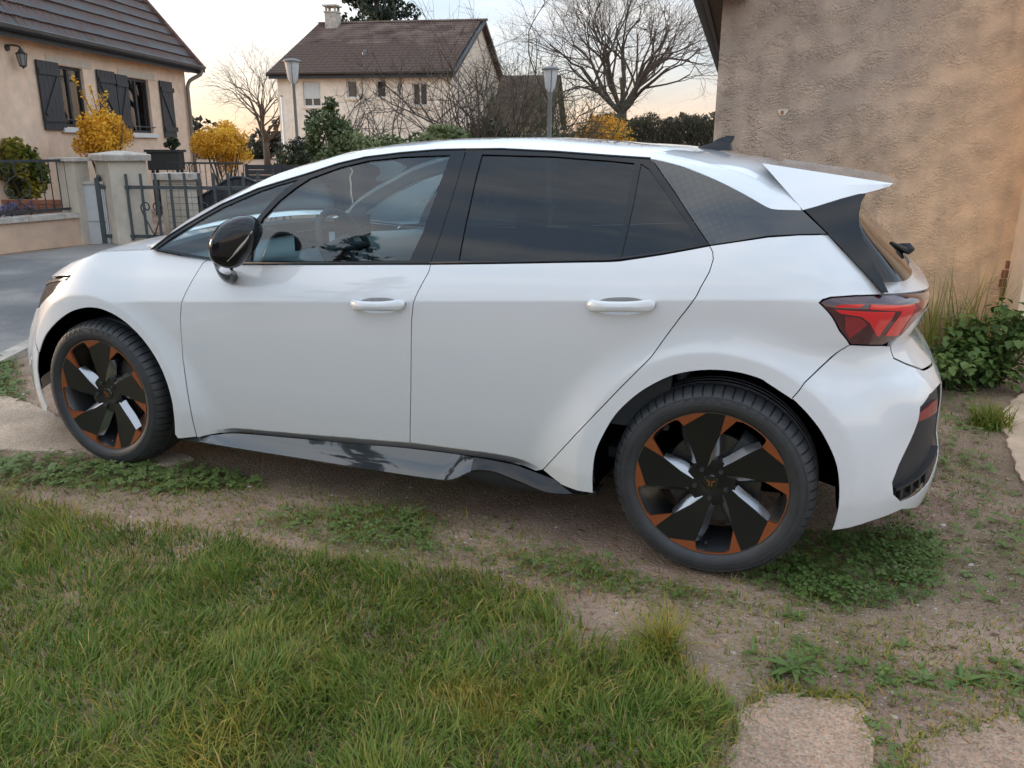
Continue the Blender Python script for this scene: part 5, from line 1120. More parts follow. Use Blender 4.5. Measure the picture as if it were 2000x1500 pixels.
def make_wheel(loc,rot,steer,side):
    wh=empty('wheel',parent=car,loc=loc); wh.rotation_euler=(0,0,steer if side<0 else math.pi+steer)
    wheel_parts(wh); sidewall_text(wh,{-1:(0 if loc[0]>1 else 14)}.get(side,0))
    m=MB().lathe([(.2645,.004),(.2625,-.004),(.2595,-.0035),(.2570,.004),(.250,.03),(.243,.055),(.240,.19)],120); m.build('rim_barrel',M_barrel,wh,40)
    for k in range(5):
        a=90+rot+72*k
        blade=arc(.2585,a-7.3,a+6.8)+[P2(.226,a+27),P2(.174,a+29.5),P2(.104,a+35),P2(.074,a+42),P2(.03,a+40),P2(.03,a+10),P2(.060,a+14),P2(.108,a+2.5),P2(.182,a-6.3)]
        bl_=face(blade,'blade',M_blade,wh,y0=-.004,depth=.034)
        # sculpted trailing flank of the blade: a sloping facet falling into the window
        e0=[P2(.060,a+14),P2(.108,a+2.5),P2(.182,a-6.3)]; e1_=[P2(.070,a-14),P2(.118,a-13),P2(.182,a-9.0)]
        G=[[(x,-.0035+dish(math.hypot(x,z)),z) for x,z in e0],[((x+x2)/2,.004+dish(math.hypot(x,z)),(z+z2)/2) for (x,z),(x2,z2) in zip(e0,e1_)],[(x,.026+dish(math.hypot(x,z)),z) for x,z in e1_]]
        G=[catmull(r_,4) for r_ in G]; MB().grid(G).build('blade_flank',M_flank,bl_,'full')
        e0=[P2(.226,a+27),P2(.174,a+29.5),P2(.104,a+35),P2(.076,a+41)]; e1_=[P2(.226,a+31),P2(.176,a+36.5),P2(.112,a+45),P2(.092,a+52)]
        G=[[(x,-.0035+dish(math.hypot(x,z)),z) for x,z in e0],[(x,.022+dish(math.hypot(x,z)),z) for x,z in e1_]]
        G=[catmull(r_,3) for r_ in G]; MB().grid(G).build('blade_flank',M_flank,bl_,'full')
        cop=[P2(.2585,a+7.1),P2(.2265,a+27)]+[P2(.251,a+28.8)]+arc(.2570,a+31,a+51,5)+[P2(.2515,a+55.5),P2(.1835,a+65.6)]+arc(.2600,a+64.5,a+7.1,12)
        face(cop,'copper_insert',M_cop,wh,y0=-.0055,depth=.012)
        x,z=P2(.056,a+36); nm=MB().lathe([(0,-.004),(.0078,-.004),(.0092,.001),(.0098,.018)],6,'y',(x,.012,z)); nm.build('wheel_nut',M_nut,wh)
        MB().lathe([(.0105,.016),(.0135,.016),(.014,.022)],20,'y',(x,.008,z)).build('nut_seat',M_gbl,wh,'full')
    MB().lathe([(0,.022),(.034,.022),(.040,.020),(.085,.022),(.086,.06)],48).build('hub',M_blade,wh,40)
    MB().lathe([(0,.0185),(.026,.0185),(.028,.021)],40).build('hub_cap',M_gbl,wh,40)
    # small three-bladed emblem in copper
    em=MB()
    for sx in (-1,1):
        for poly in ([(0.002,.004),(.018,.010),(.006,-.001)],[(.003,.0),(.007,-.006),(.004,-.017),(.0015,-.004)],[(.0015,.006),(.006,.003),(.0025,-.001)]):
            pp=[(sx*a_,b_) for a_,b_ in poly]; em.prism(pp,lambda u,v,d:(u,d,v),.0165,.0185)
    em.build('hub_emblem',M_cop,wh)
    MB().lathe([(.085,.075),(.165,.075),(.166,.098),(.085,.098)],64).build('brake_disc',M_disc,wh,30)
    MB().lathe([(0,.06),(.084,.06),(.086,.09)],48).build('disc_hat',M_int,wh,30)
    cal=MB(); 
    G=[[(r_*math.cos(t),h,r_*math.sin(t)) for r_,h in [(.115,.06),(.19,.055),(.20,.075),(.20,.115),(.12,.12)]] for t in np.linspace(R(22),R(62),9)]
    cal.grid(G).build('brake_caliper',M_disc if side<0 and loc[0]<1 else M_int,wh,40)
    vx,vz=P2(.236,-90); MB().tube([(vx,.05,vz),(vx,.022,vz+.004),(vx,.012,vz+.006)],[.006,.0055,.005],8).build('tyre_valve',M_trim,wh,'full')
make_wheel((2.767,-.872,.349),0,0,-1); make_wheel((0,-.872,.349),-13,R(-1),-1)
make_wheel((2.767,.872,.349),20,0,1); make_wheel((0,.872,.349),5,R(-1),1)
# ------------------------------------------------------------ front wall, railings, pillars and gates across the road
def vecn(a,b): d=np.array(b,float)-np.array(a,float); L0=np.linalg.norm(d); return d/L0,L0
def scroll(m,c,ax,az,r0,turns,rad,sgn=1,start=0.):
    t=np.linspace(0,turns*2*math.pi,int(18*turns)+6); m.tube([np.array(c)+ax*(r0*(1-.72*k/t[-1])*math.cos(start+sgn*k))+az*(r0*(1-.72*k/t[-1])*math.sin(start+sgn*k)) for k in t],rad,5)
def railing(name,label,a,b,z0,z1,step,panels,par_label=None,mat=M_iron,scrolls=()):
    d,L0=vecn(a,b); o=empty(name,label,'railing',(a[0],a[1],0)); up=np.array([0,0,1.]); A=np.zeros(3)
    P=lambda s_,z: d*s_+up*z
    d=np.array([d[0],d[1],0.])
    for z in (z0+.03,z1): MB().obox(P(0,z)-np.array([0,0,.018])-np.array([-d[1],d[0],0])*.018,d*L0,np.array([-d[1],d[0],0])*.036,(0,0,.036)).build('rail',mat,o)
    n=int(L0/step)
    for k in range(n+1):
        s_=k*L0/n
        if any(s0<s_<s1 for s0,s1 in scrolls): continue
        MB().tube([P(s_,z0+.03),P(s_,z1)],.0085,5).build('bar',mat,o)
    for s0,s1 in scrolls:
        w_=s1-s0; mid=(s0+s1)/2; h=z1-z0; q_=MB()
        for sg in (-1,1):
            pts=[P(mid+sg*w_*x_,z0+h*y_) for x_,y_ in [(.05,.98),(.0,.9),(.0,.75),(.18,.66),(.36,.52),(.30,.36),(.06,.30),(.02,.2),(.22,.12),(.40,.04)]]; q_.tube(catmull(pts,5),.008,5)
            scroll(q_,P(mid+sg*w_*.27,z0+h*.86),d*sg,up,.085,1.1,.007,1,1.2); scroll(q_,P(mid+sg*w_*.2,z0+h*.42),d*sg,up,.07,1.,.007,-1,.5); scroll(q_,P(mid-sg*w_*.27,z0+h*.16),d*sg,up,.07,1.,.007,1,3.5)
        q_.build('scrollwork',mat,o,'full')
    return o
wa,wb=(-8.05,-1.5),(-7.42,5.72)
d0,L0=vecn(wa,wb); d3=np.array([*d0,0]); n3=np.array([d0[1],-d0[0],0.])
lw=empty('low_front_wall','low peach rendered wall with a dark stone coping across the road','wall',(wa[0],wa[1],0))
G=MB().obox(n3*-.02+np.array([0,0,-.1]),d3*L0,-n3*.22,(0,0,.50)); G.build('wall_body',M_lowwall,lw)
for k in range(8):
    seg=L0/8; MB().obox(d3*(k*seg+.004)+n3*.025+np.array([0,0,.402]),d3*(seg-.008),-n3*.30,(0,0,.07)).build('coping_stone',M_stone,lw)
railing('scroll_railing','dark iron railing with scrolls on top of the low peach wall',(wa[0]-.13*n3[0]+.02,wa[1]+0),(wb[0]-.30*0-.14,wb[1]-.12),.50,1.22,.125,0,scrolls=((L0-1.15,L0-.62),(L0-3.1,L0-2.5)))
# capped gatepost
po=empty('gatepost','plain rendered gatepost with flat cap at the end of the scroll railing','post',(-7.55,5.72,0))
MB().obox((-.16,-.14,-.1),(.32,.03,0),(-.03,.28,0),(0,0,1.31)).build('shaft',M_lowwall if False else M_crep,po); MB().obox((-.24,-.21,1.21),(.46,.045,0),(-.045,.42,0),(0,0,.05)).build('cap',M_stone,po)
mb_=empty('meter_cabinet','grey plastic meter cabinet between the gatepost and the rough pillar','cabinet',(-7.28,5.80,0))
rx=np.array([.932,.363,0]); fy=np.array([-.363,.932,0])
MB().obox(-rx*.16+np.array([0,0,-.05]),rx*.32,fy*.2,(0,0,.93)).build('cabinet_body',M_grey,mb_); MB().obox(-rx*.14-fy*.012+np.array([0,0,.34]),rx*.28,fy*.012,(0,0,.50)).build('cabinet_door',M_grey,mb_); MB().obox(-rx*.14-fy*.012+np.array([0,0,-.02]),rx*.28,fy*.012,(0,0,.33)).build('cabinet_door',M_grey,mb_); MB().obox(-rx*.17-fy*.02+np.array([0,0,.88]),rx*.34,fy*.24,(0,0,.04)).build('cabinet_lid',M_stone,mb_)
pi=empty('rough_pillar','thick rough rendered gate pillar with a chipped stone cap','pillar',(-7.02,6.12,0))
e45=(rx+fy)/math.sqrt(2); f45=(fy-rx)/math.sqrt(2)
MB().obox(-e45*.27-f45*.27+np.array([0,0,-.1]),e45*.54,f45*.54,(0,0,1.32)).build('shaft',M_crep,pi)
m=MB(); zc_=1.22; V=[]
for zz,hw in ((zc_,.33),(zc_+.075,.335),(zc_+.09,.325),(zc_+.14,.05)): V+=[e45*hw*a+f45*hw*b_+np.array([0,0,zz]) for a,b_ in ((-1,-1),(1,-1),(1,1),(-1,1))]
m.add(V,[(0,3,2,1),(12,13,14,15)]+[(i*4+k,i*4+(k+1)%4,(i+1)*4+(k+1)%4,(i+1)*4+k) for i in range(3) for k in range(4)]); m.build('cap',M_stone,pi)
sp_=empty('small_stone_post','short stone post with slab cap behind the iron gate','post',(-7.05,7.15,0))
MB().obox(-rx*.20+np.array([0,0,-.1]),rx*.44,fy*.4,(0,0,1.0)).build('shaft',M_crep,sp_); MB().obox(-rx*.30-fy*.06+np.array([0,0,.90]),rx*.62,fy*.52,(0,0,.10)).build('cap',M_stone,sp_)
# iron gate standing open in front of the pillar
ga=np.array([-7.20,5.80]); gd=np.array([.955,.297,0]); gt=empty('iron_gate','grey-green iron bar gate with heart scrollwork hung in front of the pillar','gate',(ga[0],ga[1],0))
MB().obox(-gd*.03+np.array([0,0,-.05]),gd*.07,np.array([-gd[1],gd[0],0])*.07,(0,0,1.02)).build('gate_post',M_gate,gt)
MB().lathe([(.0,.0),(.03,.005),(.035,.02),(.02,.05),(.0,.055)],10,'z',(0.02,.03,.965)).build('post_finial',M_gate,gt,'full')
gp=np.array([-gd[1],gd[0],0])
for z in (.84,.12): MB().obox(gd*.04+gp*.012+np.array([0,0,z-.025]),gd*2.9,gp*.035,(0,0,.05)).build('rail',M_gate,gt)
for k in range(13): s_=.24+k*.222; MB().obox(gd*(s_-.018)+gp*-.008+np.array([0,0,.06]),gd*.036,gp*.02,(0,0,.97+.004*k)).build('bar',M_gate,gt)
for s0 in (.80,1.70,2.5):
    m=MB()
    for sg in (-1,1):
        pts=[gd*(s0+sg*x_)+gp*.0+np.array([0,0,z]) for x_,z in [(.0,.14),(.07,.30),(.14,.46),(.16,.56),(.11,.62),(.05,.61),(.03,.55),(.065,.51),(.10,.54)]]; m.tube(catmull(pts,5),.010,6)
    m.build('heart_scroll',M_iron,gt,'full')
# second railing and dark boarded gate further in
railing('garden_railing','dark iron railing with scrolls in front of the second yellow bush',(-9.25,9.40),(-7.85,9.93),.36,1.10,.105,0,scrolls=((.25,.62),(.98,1.3)))
sf=empty('slatted_panel','dark slatted screen panel right of the garden railing','fence panel',(-7.8,9.95,0))
for k in range(9): MB().obox(np.array([0,0,.2+k*.098]),np.array([1.25,.48,0]),np.array([-.009,.023,0]),(0,0,.088)).build('slat',M_shut,sf)
for t in (0,.5,1): MB().obox(np.array([1.25*t-.02,.48*t-.02,-.05]),(.05,.02,0),(-.02,.05,0),(0,0,1.14)).build('post',M_iron,sf)
bg_=empty('boarded_gate','dark boarded gate with a curved top rail behind the iron gate','gate',(-7.62,7.75,0)); bd_=np.array([.93,.363,0]); bp_=np.array([-.363,.93,0])
topz=lambda s_: float(np.interp(s_,[0,.3,.6,.95,1.2,1.5],[.50,.54,.64,.86,.93,.80]))
for k in range(14): s_=k*.107; m=MB(); V=[bd_*s_+np.array([0,0,.06]),bd_*(s_+.10)+np.array([0,0,.06]),bd_*(s_+.10)+np.array([0,0,topz(s_+.1)]),bd_*s_+np.array([0,0,topz(s_)])]; m.add(V+[v+bp_*.025 for v in V],[(0,1,2,3),(7,6,5,4),(0,4,5,1),(1,5,6,2),(2,6,7,3),(3,7,4,0)]); m.build('board',M_shut,bg_)
MB().tube(catmull([bd_*s_-bp_*.01+np.array([0,0,topz(s_)+.01]) for s_ in np.linspace(0,1.5,9)],4),.024,6).build('top_rail',M_shut,bg_,'full')
# planter on a stand against the house
pl=empty('planter_box','dark planter trough with a round shrub by the peach house downpipe','planter',(-10.1,10.2,0))
r_=rx
MB().obox(-r_*.33+np.array([0,0,.93]),r_*.66,fy*.3,(0,0,.36)).build('trough',M_iron,pl); MB().obox(-r_*.37-fy*.03+np.array([0,0,1.29]),r_*.74,fy*.36,(0,0,.05)).build('rim',M_iron,pl)
for a,b_ in ((-.28,.02),(.24,.02),(-.28,.24),(.24,.24)): MB().obox(r_*a+fy*b_+np.array([0,0,-.05]),r_*.05,fy*.05,(0,0,.98)).build('leg',M_iron,pl)
# low red brick flower-bed edge behind the scroll railing
fb=empty('brick_bed','low red brick flower bed behind the scroll railing','flower bed',(-8.6,5.3,0))
for rr in range(5):
    for k in range(8): MB().obox(rx*(k*.225+(.11 if rr%2 else 0))+np.array([0,0,.28+rr*.075]),rx*.215,fy*.1,(0,0,.066)).build('brick',M_brick,fb)
MB().obox(fy*.03+np.array([0,0,-.1]),rx*1.8,fy*.3,(0,0,.70)).build('bed_core',M_stone,fb)
# post-and-wire mesh beside the pillar
wm=empty('wire_mesh_panel','rusty square wire mesh panel beside the short stone post','fence panel',(-6.95,6.9,0))
for k in range(6): MB().tube([rx*(k*.1),rx*(k*.1)+np.array([0,0,.85])],.0035,4).build('wire',M_wood,wm)
for k in range(9): MB().tube([np.array([0,0,k*.1+.04]),rx*.5+np.array([0,0,k*.1+.04])],.0035,4).build('wire',M_wood,wm)
# distant utility post
up_=empty('utility_pole','thin pale pole standing beside the bare tree left of the cream house','pole',(-18.35,25.6,0)); MB().tube([(0,0,0),(0,0,3.3)],[.07,.05],8).build('shaft',M_wwhite,up_); MB().lathe([(.06,3.3),(.07,3.32),(0,3.36)],8,'z').build('pole_cap',M_zinc,up_)
# ------------------------------------------------------------ plants
def leafmat(name,cols,rough=.55,trans=.25,sss=None):
    m,nt,b=nodes(name); b.inputs['Roughness'].default_value=rough; b.inputs['Specular IOR Level'].default_value=.3
    at=nt.nodes.new('ShaderNodeAttribute'); at.attribute_name='tint'; r=nt.nodes.new('ShaderNodeValToRGB'); cr=r.color_ramp
    n=len(cols); cr.elements[0].position=0; cr.elements[0].color=(*cols[0],1); cr.elements[1].position=1; cr.elements[1].color=(*cols[-1],1)
    for i in range(1,n-1): e=cr.elements.new(i/(n-1)); e.color=(*cols[i],1)
    lnk(nt,at.outputs['Fac'],r.inputs['Fac']); lnk(nt,r.outputs[0],b.inputs['Base Color'])
    if trans:
        t=nt.nodes.new('ShaderNodeBsdfTranslucent'); lnk(nt,r.outputs[0],t.inputs[0]); mx=nt.nodes.new('ShaderNodeMixShader'); mx.inputs[0].default_value=trans
        o=[x for x in nt.nodes if x.type=='OUTPUT_MATERIAL'][0]; lnk(nt,b.outputs[0],mx.inputs[1]); lnk(nt,t.outputs[0],mx.inputs[2]); lnk(nt,mx.outputs[0],o.inputs[0])
    return m
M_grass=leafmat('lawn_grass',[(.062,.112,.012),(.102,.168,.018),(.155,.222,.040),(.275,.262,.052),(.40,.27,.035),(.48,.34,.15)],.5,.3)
M_weed=leafmat('weed_leaf',[(.06,.105,.025),(.10,.16,.04),(.16,.215,.065),(.235,.245,.095)],.5,.25)
M_ever=leafmat('evergreen_leaf',[(.035,.052,.020),(.075,.10,.040),(.15,.18,.075),(.25,.27,.12)],.45,.2)
M_dever=leafmat('dark_evergreen_leaf',[(.022,.030,.018),(.035,.048,.024),(.062,.075,.034)],.5,.15)
M_conif=leafmat('conifer_needle',[(.016,.026,.018),(.03,.046,.03),(.05,.07,.042)],.6,.1)
M_forsy=leafmat('forsythia_flower',[(.52,.24,.02),(.80,.44,.04),(.88,.58,.08)],.6,.3)
M_ylw=leafmat('golden_leaf',[(.05,.075,.015),(.14,.15,.02),(.34,.26,.03)],.55,.25)
M_laven=leafmat('lavender_flower',[(.04,.055,.03),(.10,.09,.14),(.16,.13,.26)],.7,.2)
M_bark=pm('grey_brown_bark',(.070,.056,.045),.95,var=.35,vscale=9,bump=.3,bscale=40)
M_twig=pm('brown_twig',(.095,.072,.056),.9,var=.3,vscale=5)
M_oliv=pm('olive_twig',(.085,.080,.045),.9,var=.3,vscale=5)
def leaves(name,pts,size,mat,parent,seed=0,elong=1.8,tint=None,up=.0,fold=False):
    r_=np.random.default_rng(seed); n=len(pts); pts=np.asarray(pts,float)
    d=r_.normal(size=(n,3)); d[:,2]+=up; d/=np.linalg.norm(d,axis=1,keepdims=True)
    s=np.cross(d,r_.normal(size=(n,3))); s/=np.linalg.norm(s,axis=1,keepdims=True)+1e-9
    sz=size*r_.uniform(.6,1.4,n)[:,None]
    a=pts-d*sz*elong*.5; b=pts+s*sz*.5; c=pts+d*sz*elong*.5; e=pts-s*sz*.5
    V=np.stack([a,b,c,e],1).reshape(-1,3); F=np.arange(4*n).reshape(n,4)
    t=r_.uniform(0,1,n) if tint is None else np.clip(tint+r_.normal(0,.13,n),0,1)
    return np_mesh(name,V,F,mat,parent,attr={'tint':np.repeat(t,4)})
def blob_pts(n,c,rad,seed,clumps=14,shell=.55,flat=1.):
    """points gathered in clumps spread over an ellipsoid; returns pts and a light/dark value per point"""
    r_=np.random.default_rng(seed); c=np.array(c,float); rad=np.array(rad,float)
    d=r_.normal(size=(clumps,3)); d/=np.linalg.norm(d,axis=1,keepdims=True); cc=d*r_.uniform(shell,.95,(clumps,1))
    k=r_.integers(0,clumps,n); off=r_.normal(size=(n,3)); off/=np.linalg.norm(off,axis=1,keepdims=True); off*=r_.uniform(0,1,(n,1))**.5*.38
    p_=cc[k]+off; L0=np.linalg.norm(p_,axis=1,keepdims=True); p_=np.where(L0>1.12,p_/L0*1.12,p_)
    ct=r_.uniform(.1,.9,clumps)[k]
    return c+p_*rad,ct
def branch_tree(root,base,h,seed,levels=5,spread=.55,n0=7,trunk_h=.18,r0=.16,kids=(3,5),up=.25,taper=.62,lenf=(.55,.78),mat=M_bark,twig=M_twig,side=None,wide=1.):
    r_=np.random.default_rng(seed); tr=MB(); tw=MB(); base=np.array(base,float)
    def seg(p0,d,L_,r1,lev):
        pts=[p0]; dd=d.copy(); n=4 if lev<3 else 3
        for i in range(n):
            dd=dd+r_.normal(0,.10+.03*lev,3)+np.array([0,0,up*.18]); dd/=np.linalg.norm(dd); pts.append(pts[-1]+dd*L_/n)
        rr=np.linspace(r1,r1*taper,len(pts))
        (tr if lev<2 else tw).tube(pts,rr,7 if lev==0 else (5 if lev<3 else 3),cap=lev==0)
        if lev>=levels: return
        nk=r_.integers(kids[0],kids[1]+1)
        for k in range(nk):
            t=r_.uniform(.35,1.) if k<nk-1 else 1.; i=min(int(t*n),n-1); f=t*n-i; q_=pts[i]*(1-f)+pts[min(i+1,n)]*f
            ax=r_.normal(size=3); ax-=dd*np.dot(ax,dd); ax/=np.linalg.norm(ax)+1e-9
            nd=dd*(1-.25*spread)+ax*spread*r_.uniform(.6,1.2); nd[:2]*=wide; nd[2]+=up*.3; nd/=np.linalg.norm(nd)
            seg(q_,nd,L_*r_.uniform(*lenf),rr[min(i+1,n)]*r_.uniform(.5,.72),lev+1)
    top=base+np.array([0,0,h*trunk_h]); 
    tr.tube([base-np.array([0,0,.1]),base+np.array([.02,0,h*trunk_h*.5]),top],[r0*1.25,r0,r0*.9],9)
    for k in range(n0):
        a=2*math.pi*(k+r_.uniform(-.3,.3))/n0; tilt=r_.uniform(.15,.95) if k else .05
        d=np.array([math.cos(a)*math.sin(tilt)*wide,math.sin(a)*math.sin(tilt)*wide,math.cos(tilt)]); d/=np.linalg.norm(d)
        seg(top-np.array([0,0,h*.02*k/n0]),d,h*r_.uniform(.26,.36),r0*r_.uniform(.38,.6),1)
    tr.build('trunk',mat,root,'full',fix=False); tw.build('branches',twig,root,False,fix=False)
# -- bare trees
t=empty('bare_tree','big spreading leafless tree beside the rendered building','tree',(-7.75,39.6,0)); branch_tree(t,(0,0,.0),10.2,11,levels=6,spread=.60,n0=11,trunk_h=.31,r0=.27,up=.28,kids=(3,5),wide=1.3,lenf=(.60,.80))
t=empty('bare_tree','leafless tree against the sunset left of the cream house','tree',(-25.9,34.2,0)); branch_tree(t,(0,0,0),7.2,23,levels=6,spread=.6,n0=7,trunk_h=.22,r0=.17,up=.2,kids=(3,4),wide=1.2,lenf=(.6,.82))
def bare_shrub(loc,h,seed,label,n=16,mat=M_twig,spread=.42,levels=4,r0=.022):
    o=empty('bare_shrub',label,'shrub',loc,None); r_=np.random.default_rng(seed); tw=MB()
    def seg(p0,d,L_,r1,lev):
        pts=[p0]; dd=d.copy(); n_=4
        for i in range(n_): dd=dd+r_.normal(0,.16,3)+np.array([0,0,.05]); dd/=np.linalg.norm(dd); pts.append(pts[-1]+dd*L_/n_)
        tw.tube(pts,np.linspace(r1,r1*.6,n_+1),4 if lev<2 else 3,cap=False)
        if lev>=levels: return
        for k in range(r_.integers(2,5)):
            i=r_.integers(1,n_+1); ax=r_.normal(size=3); nd=dd*.75+ax*.55; nd/=np.linalg.norm(nd); seg(pts[i],nd,L_*r_.uniform(.4,.72),r1*.62,lev+1)
    for k in range(n):
        a=r_.uniform(0,2*np.pi); ti=r_.uniform(.05,spread*1.6); d=np.array([math.cos(a)*math.sin(ti),math.sin(a)*math.sin(ti),math.cos(ti)]); seg(np.array([r_.normal(0,.15),r_.normal(0,.15),0.]),d,h*r_.uniform(.5,.85),r0*r_.uniform(.6,1.3),0)
    tw.build('stems',mat,o,False,fix=False); return o
bare_shrub((-6.75,13.9,0),2.9,31,'sparse leafless shrub with long bent stems in front of the cream house windows',9,M_twig,.6,4,.026)
bare_shrub((-5.0,14.6,0),4.0,32,'tall dense leafless shrub in front of the cream house gable',20,M_twig,.42,4,.026)
bare_shrub((-4.2,15.6,0),3.1,33,'olive tinged bare shrub left of the second street lamp',24,M_oliv,.42,4,.02)
bare_shrub((-3.55,16.4,0),2.8,34,'tangled bare shrub around the foot of the second street lamp',22,M_oliv,.5,4,.018)
# -- evergreen shrubs and hedges
def shrub(name,label,loc,c,rad,n,size,mat,seed,clumps=18,tint=None,cat='shrub',stems=5,elong=1.8,group=None):
    o=empty(name,label,cat,loc,group); p_,ct=blob_pts(n,c,rad,seed,clumps); leaves('foliage',p_,size,mat,o,seed,elong,ct)
    r_=np.random.default_rng(seed); m=MB()
    for k in range(stems):
        a=r_.uniform(0,6.28); e=np.array(c)+np.array([math.cos(a)*rad[0]*.5,math.sin(a)*rad[1]*.5,rad[2]*.2]); m.tube([(r_.normal(0,.05),r_.normal(0,.05),-.05),np.array([0,0,c[2]*.4])+r_.normal(0,.06,3),e],[.03,.022,.01],5)
    m.build('stems',M_bark,o,False); return o
shrub('laurel_shrub','upright glossy evergreen shrub behind the first street lamp',(-7.1,11.8,0),(0,0,1.45),(.50,.5,.85),5200,.055,M_ever,41,26)
shrub('laurel_shrub','broad pale-leaved evergreen shrub just above the car windscreen',(-6.05,11.6,0),(0,0,1.05),(1.05,.6,.72),9500,.055,M_ever,42,34)
shrub('laurel_shrub','lower evergreen shrub with yellow-green tips above the car roof',(-4.7,12.3,0),(0,0,1.05),(.9,.6,.72),7600,.055,M_ever,43,30)
shrub('dark_shrub','dark low evergreen between the second yellow bush and the first lamp',(-9.6,14.6,0),(0,0,.95),(1.15,.7,.62),6000,.05,M_dever,44,26)
shrub('dark_shrub','dark evergreen mound below the tall bare shrubs',(-3.9,14.2,0),(0,0,.95),(1.9,.7,.75),8000,.055,M_dever,45,34)
shrub('dark_shrub','dark evergreen bush behind the tall dense bare shrub',(-5.2,16.2,0),(0,0,1.2),(1.0,.7,1.0),6500,.055,M_dever,46,28)
shrub('golden_shrub','green and yellow variegated bush behind the scroll railing',(-10.0,6.85,0),(-.1,0,.98),(.46,.45,.50),3800,.045,M_ylw,48,22)
shrub('planter_shrub','small clipped ball shrub in the dark planter trough',(-9.95,10.33,1.34),(0,0,.10),(.16,.16,.14),900,.03,M_dever,49,12,stems=1)
def forsythia(label,loc,c,rad,n,seed,sprigs):
    o=empty('forsythia_bush',label,'shrub',loc,'clipped forsythias in flower'); p_,ct=blob_pts(n,c,rad,seed,40,.35)
    r_=np.random.default_rng(seed); ex=[]; m=MB()
    for (dx,dz) in sprigs:
        for k in range(70): t=r_.uniform(.35,1); ex.append((c[0]+dx*t*rx[0]+r_.normal(0,.022),c[1]+dx*t*rx[1]+r_.normal(0,.022),c[2]+dz*t+r_.normal(0,.02)))
        m.tube([(c[0],c[1],c[2]),(c[0]+dx*rx[0],c[1]+dx*rx[1],c[2]+dz)],[.012,.006],4)
    P_=np.concatenate([p_,np.array(ex).reshape(-1,3)]) if ex else p_; ct=np.concatenate([ct,np.full(len(ex),.6)])
    leaves('flowers',P_,.034,M_forsy,o,seed,1.5,ct)
    for k in range(16): a=r_.uniform(0,6.28); m.tube([(r_.normal(0,.07),r_.normal(0,.07),-.05),(c[0]+math.cos(a)*rad[0]*.4,c[1]+math.sin(a)*rad[1]*.4,c[2]*.6),(c[0]+math.cos(a)*rad[0]*.75,c[1]+math.sin(a)*rad[1]*.75,c[2]+rad[2]*.4)],[.018,.014,.006],4)
    m.build('stems',M_twig,o,False); return o
forsythia('round clipped golden forsythia with tall sprigs in front of the peach house windows',(-9.62,8.3,0),(0,0,1.62),(.54,.50,.50),8500,51,((-.42,1.05),(.15,.72),(.02,.70),(-.12,.85)))
forsythia('wide golden forsythia bush right of the peach house downpipe',(-10.05,12.0,0),(0,0,1.42),(.68,.55,.52),10000,52,())
forsythia('loose golden forsythia in front of the big bare tree trunk',(-3.6,20.8,0),(0,0,1.75),(1.0,.5,.55),9000,53,((-.5,.95),(.35,.7),(.75,.35),(.0,.6)))
# tall clipped conifer hedge at the right, with feathery top
hd=empty('conifer_hedge','dark feathery conifer hedge between the tree and the rendered building','hedge',(-1.9,23.8,0))
M_hedge=leafmat('brownish_conifer_leaf',[(.035,.034,.018),(.055,.050,.026),(.085,.070,.04)],.6,.15); r_=np.random.default_rng(61); n=34000; u=r_.uniform(-2.2,2.2,n); P_=np.stack([u*.93,u*.38+r_.normal(0,.35,n),r_.uniform(.1,1.,n)**.7*(2.28+.10*np.sin(u*5)+.06*np.sin(u*13))+np.abs(r_.normal(0,.05,n))],1); leaves('foliage',P_,.024,M_hedge,hd,61,4.0,None,up=1.8)
m=MB()
for k in range(9): m.tube([(-1.9+k*.47,-.75+k*.19,-.05),(-1.9+k*.47,-.75+k*.19,1.7)],[.05,.02],5)
m.build('trunks',M_bark,hd,False)
# conifer behind the cream house
cf=empty('conifer_tree','tall dark conifer rising behind the cream house roof','tree',(-30.0,53.6,0)); r_=np.random.default_rng(62); P_=[]; ct=[]; m=MB(); m.tube([(0,0,0),(0,0,17)],[.45,.08],8)
for k in range(110):
    z=r_.uniform(4,17); L_=(3.7 if z<14 else 3.7*(18-z)/4)*r_.uniform(.55,1.05); a=r_.uniform(0,6.28); e=np.array([math.cos(a)*L_,math.sin(a)*L_,z-.5+r_.uniform(-.3,.8)]); m.tube([(0,0,z),e*.6+np.array([0,0,z*.4-.1]),e],[.09,.05,.02],4)
    nn=130; t=r_.uniform(.25,1.05,nn)[:,None]; P_.append(np.array([0,0,z])*(1-t)+e*t+r_.normal(0,.24,(nn,3))); ct.append(np.full(nn,r_.uniform(.1,.9)))
leaves('foliage',np.concatenate(P_),.20,M_conif,cf,62,2.2,np.concatenate(ct)); m.build('trunk',M_bark,cf,'full')
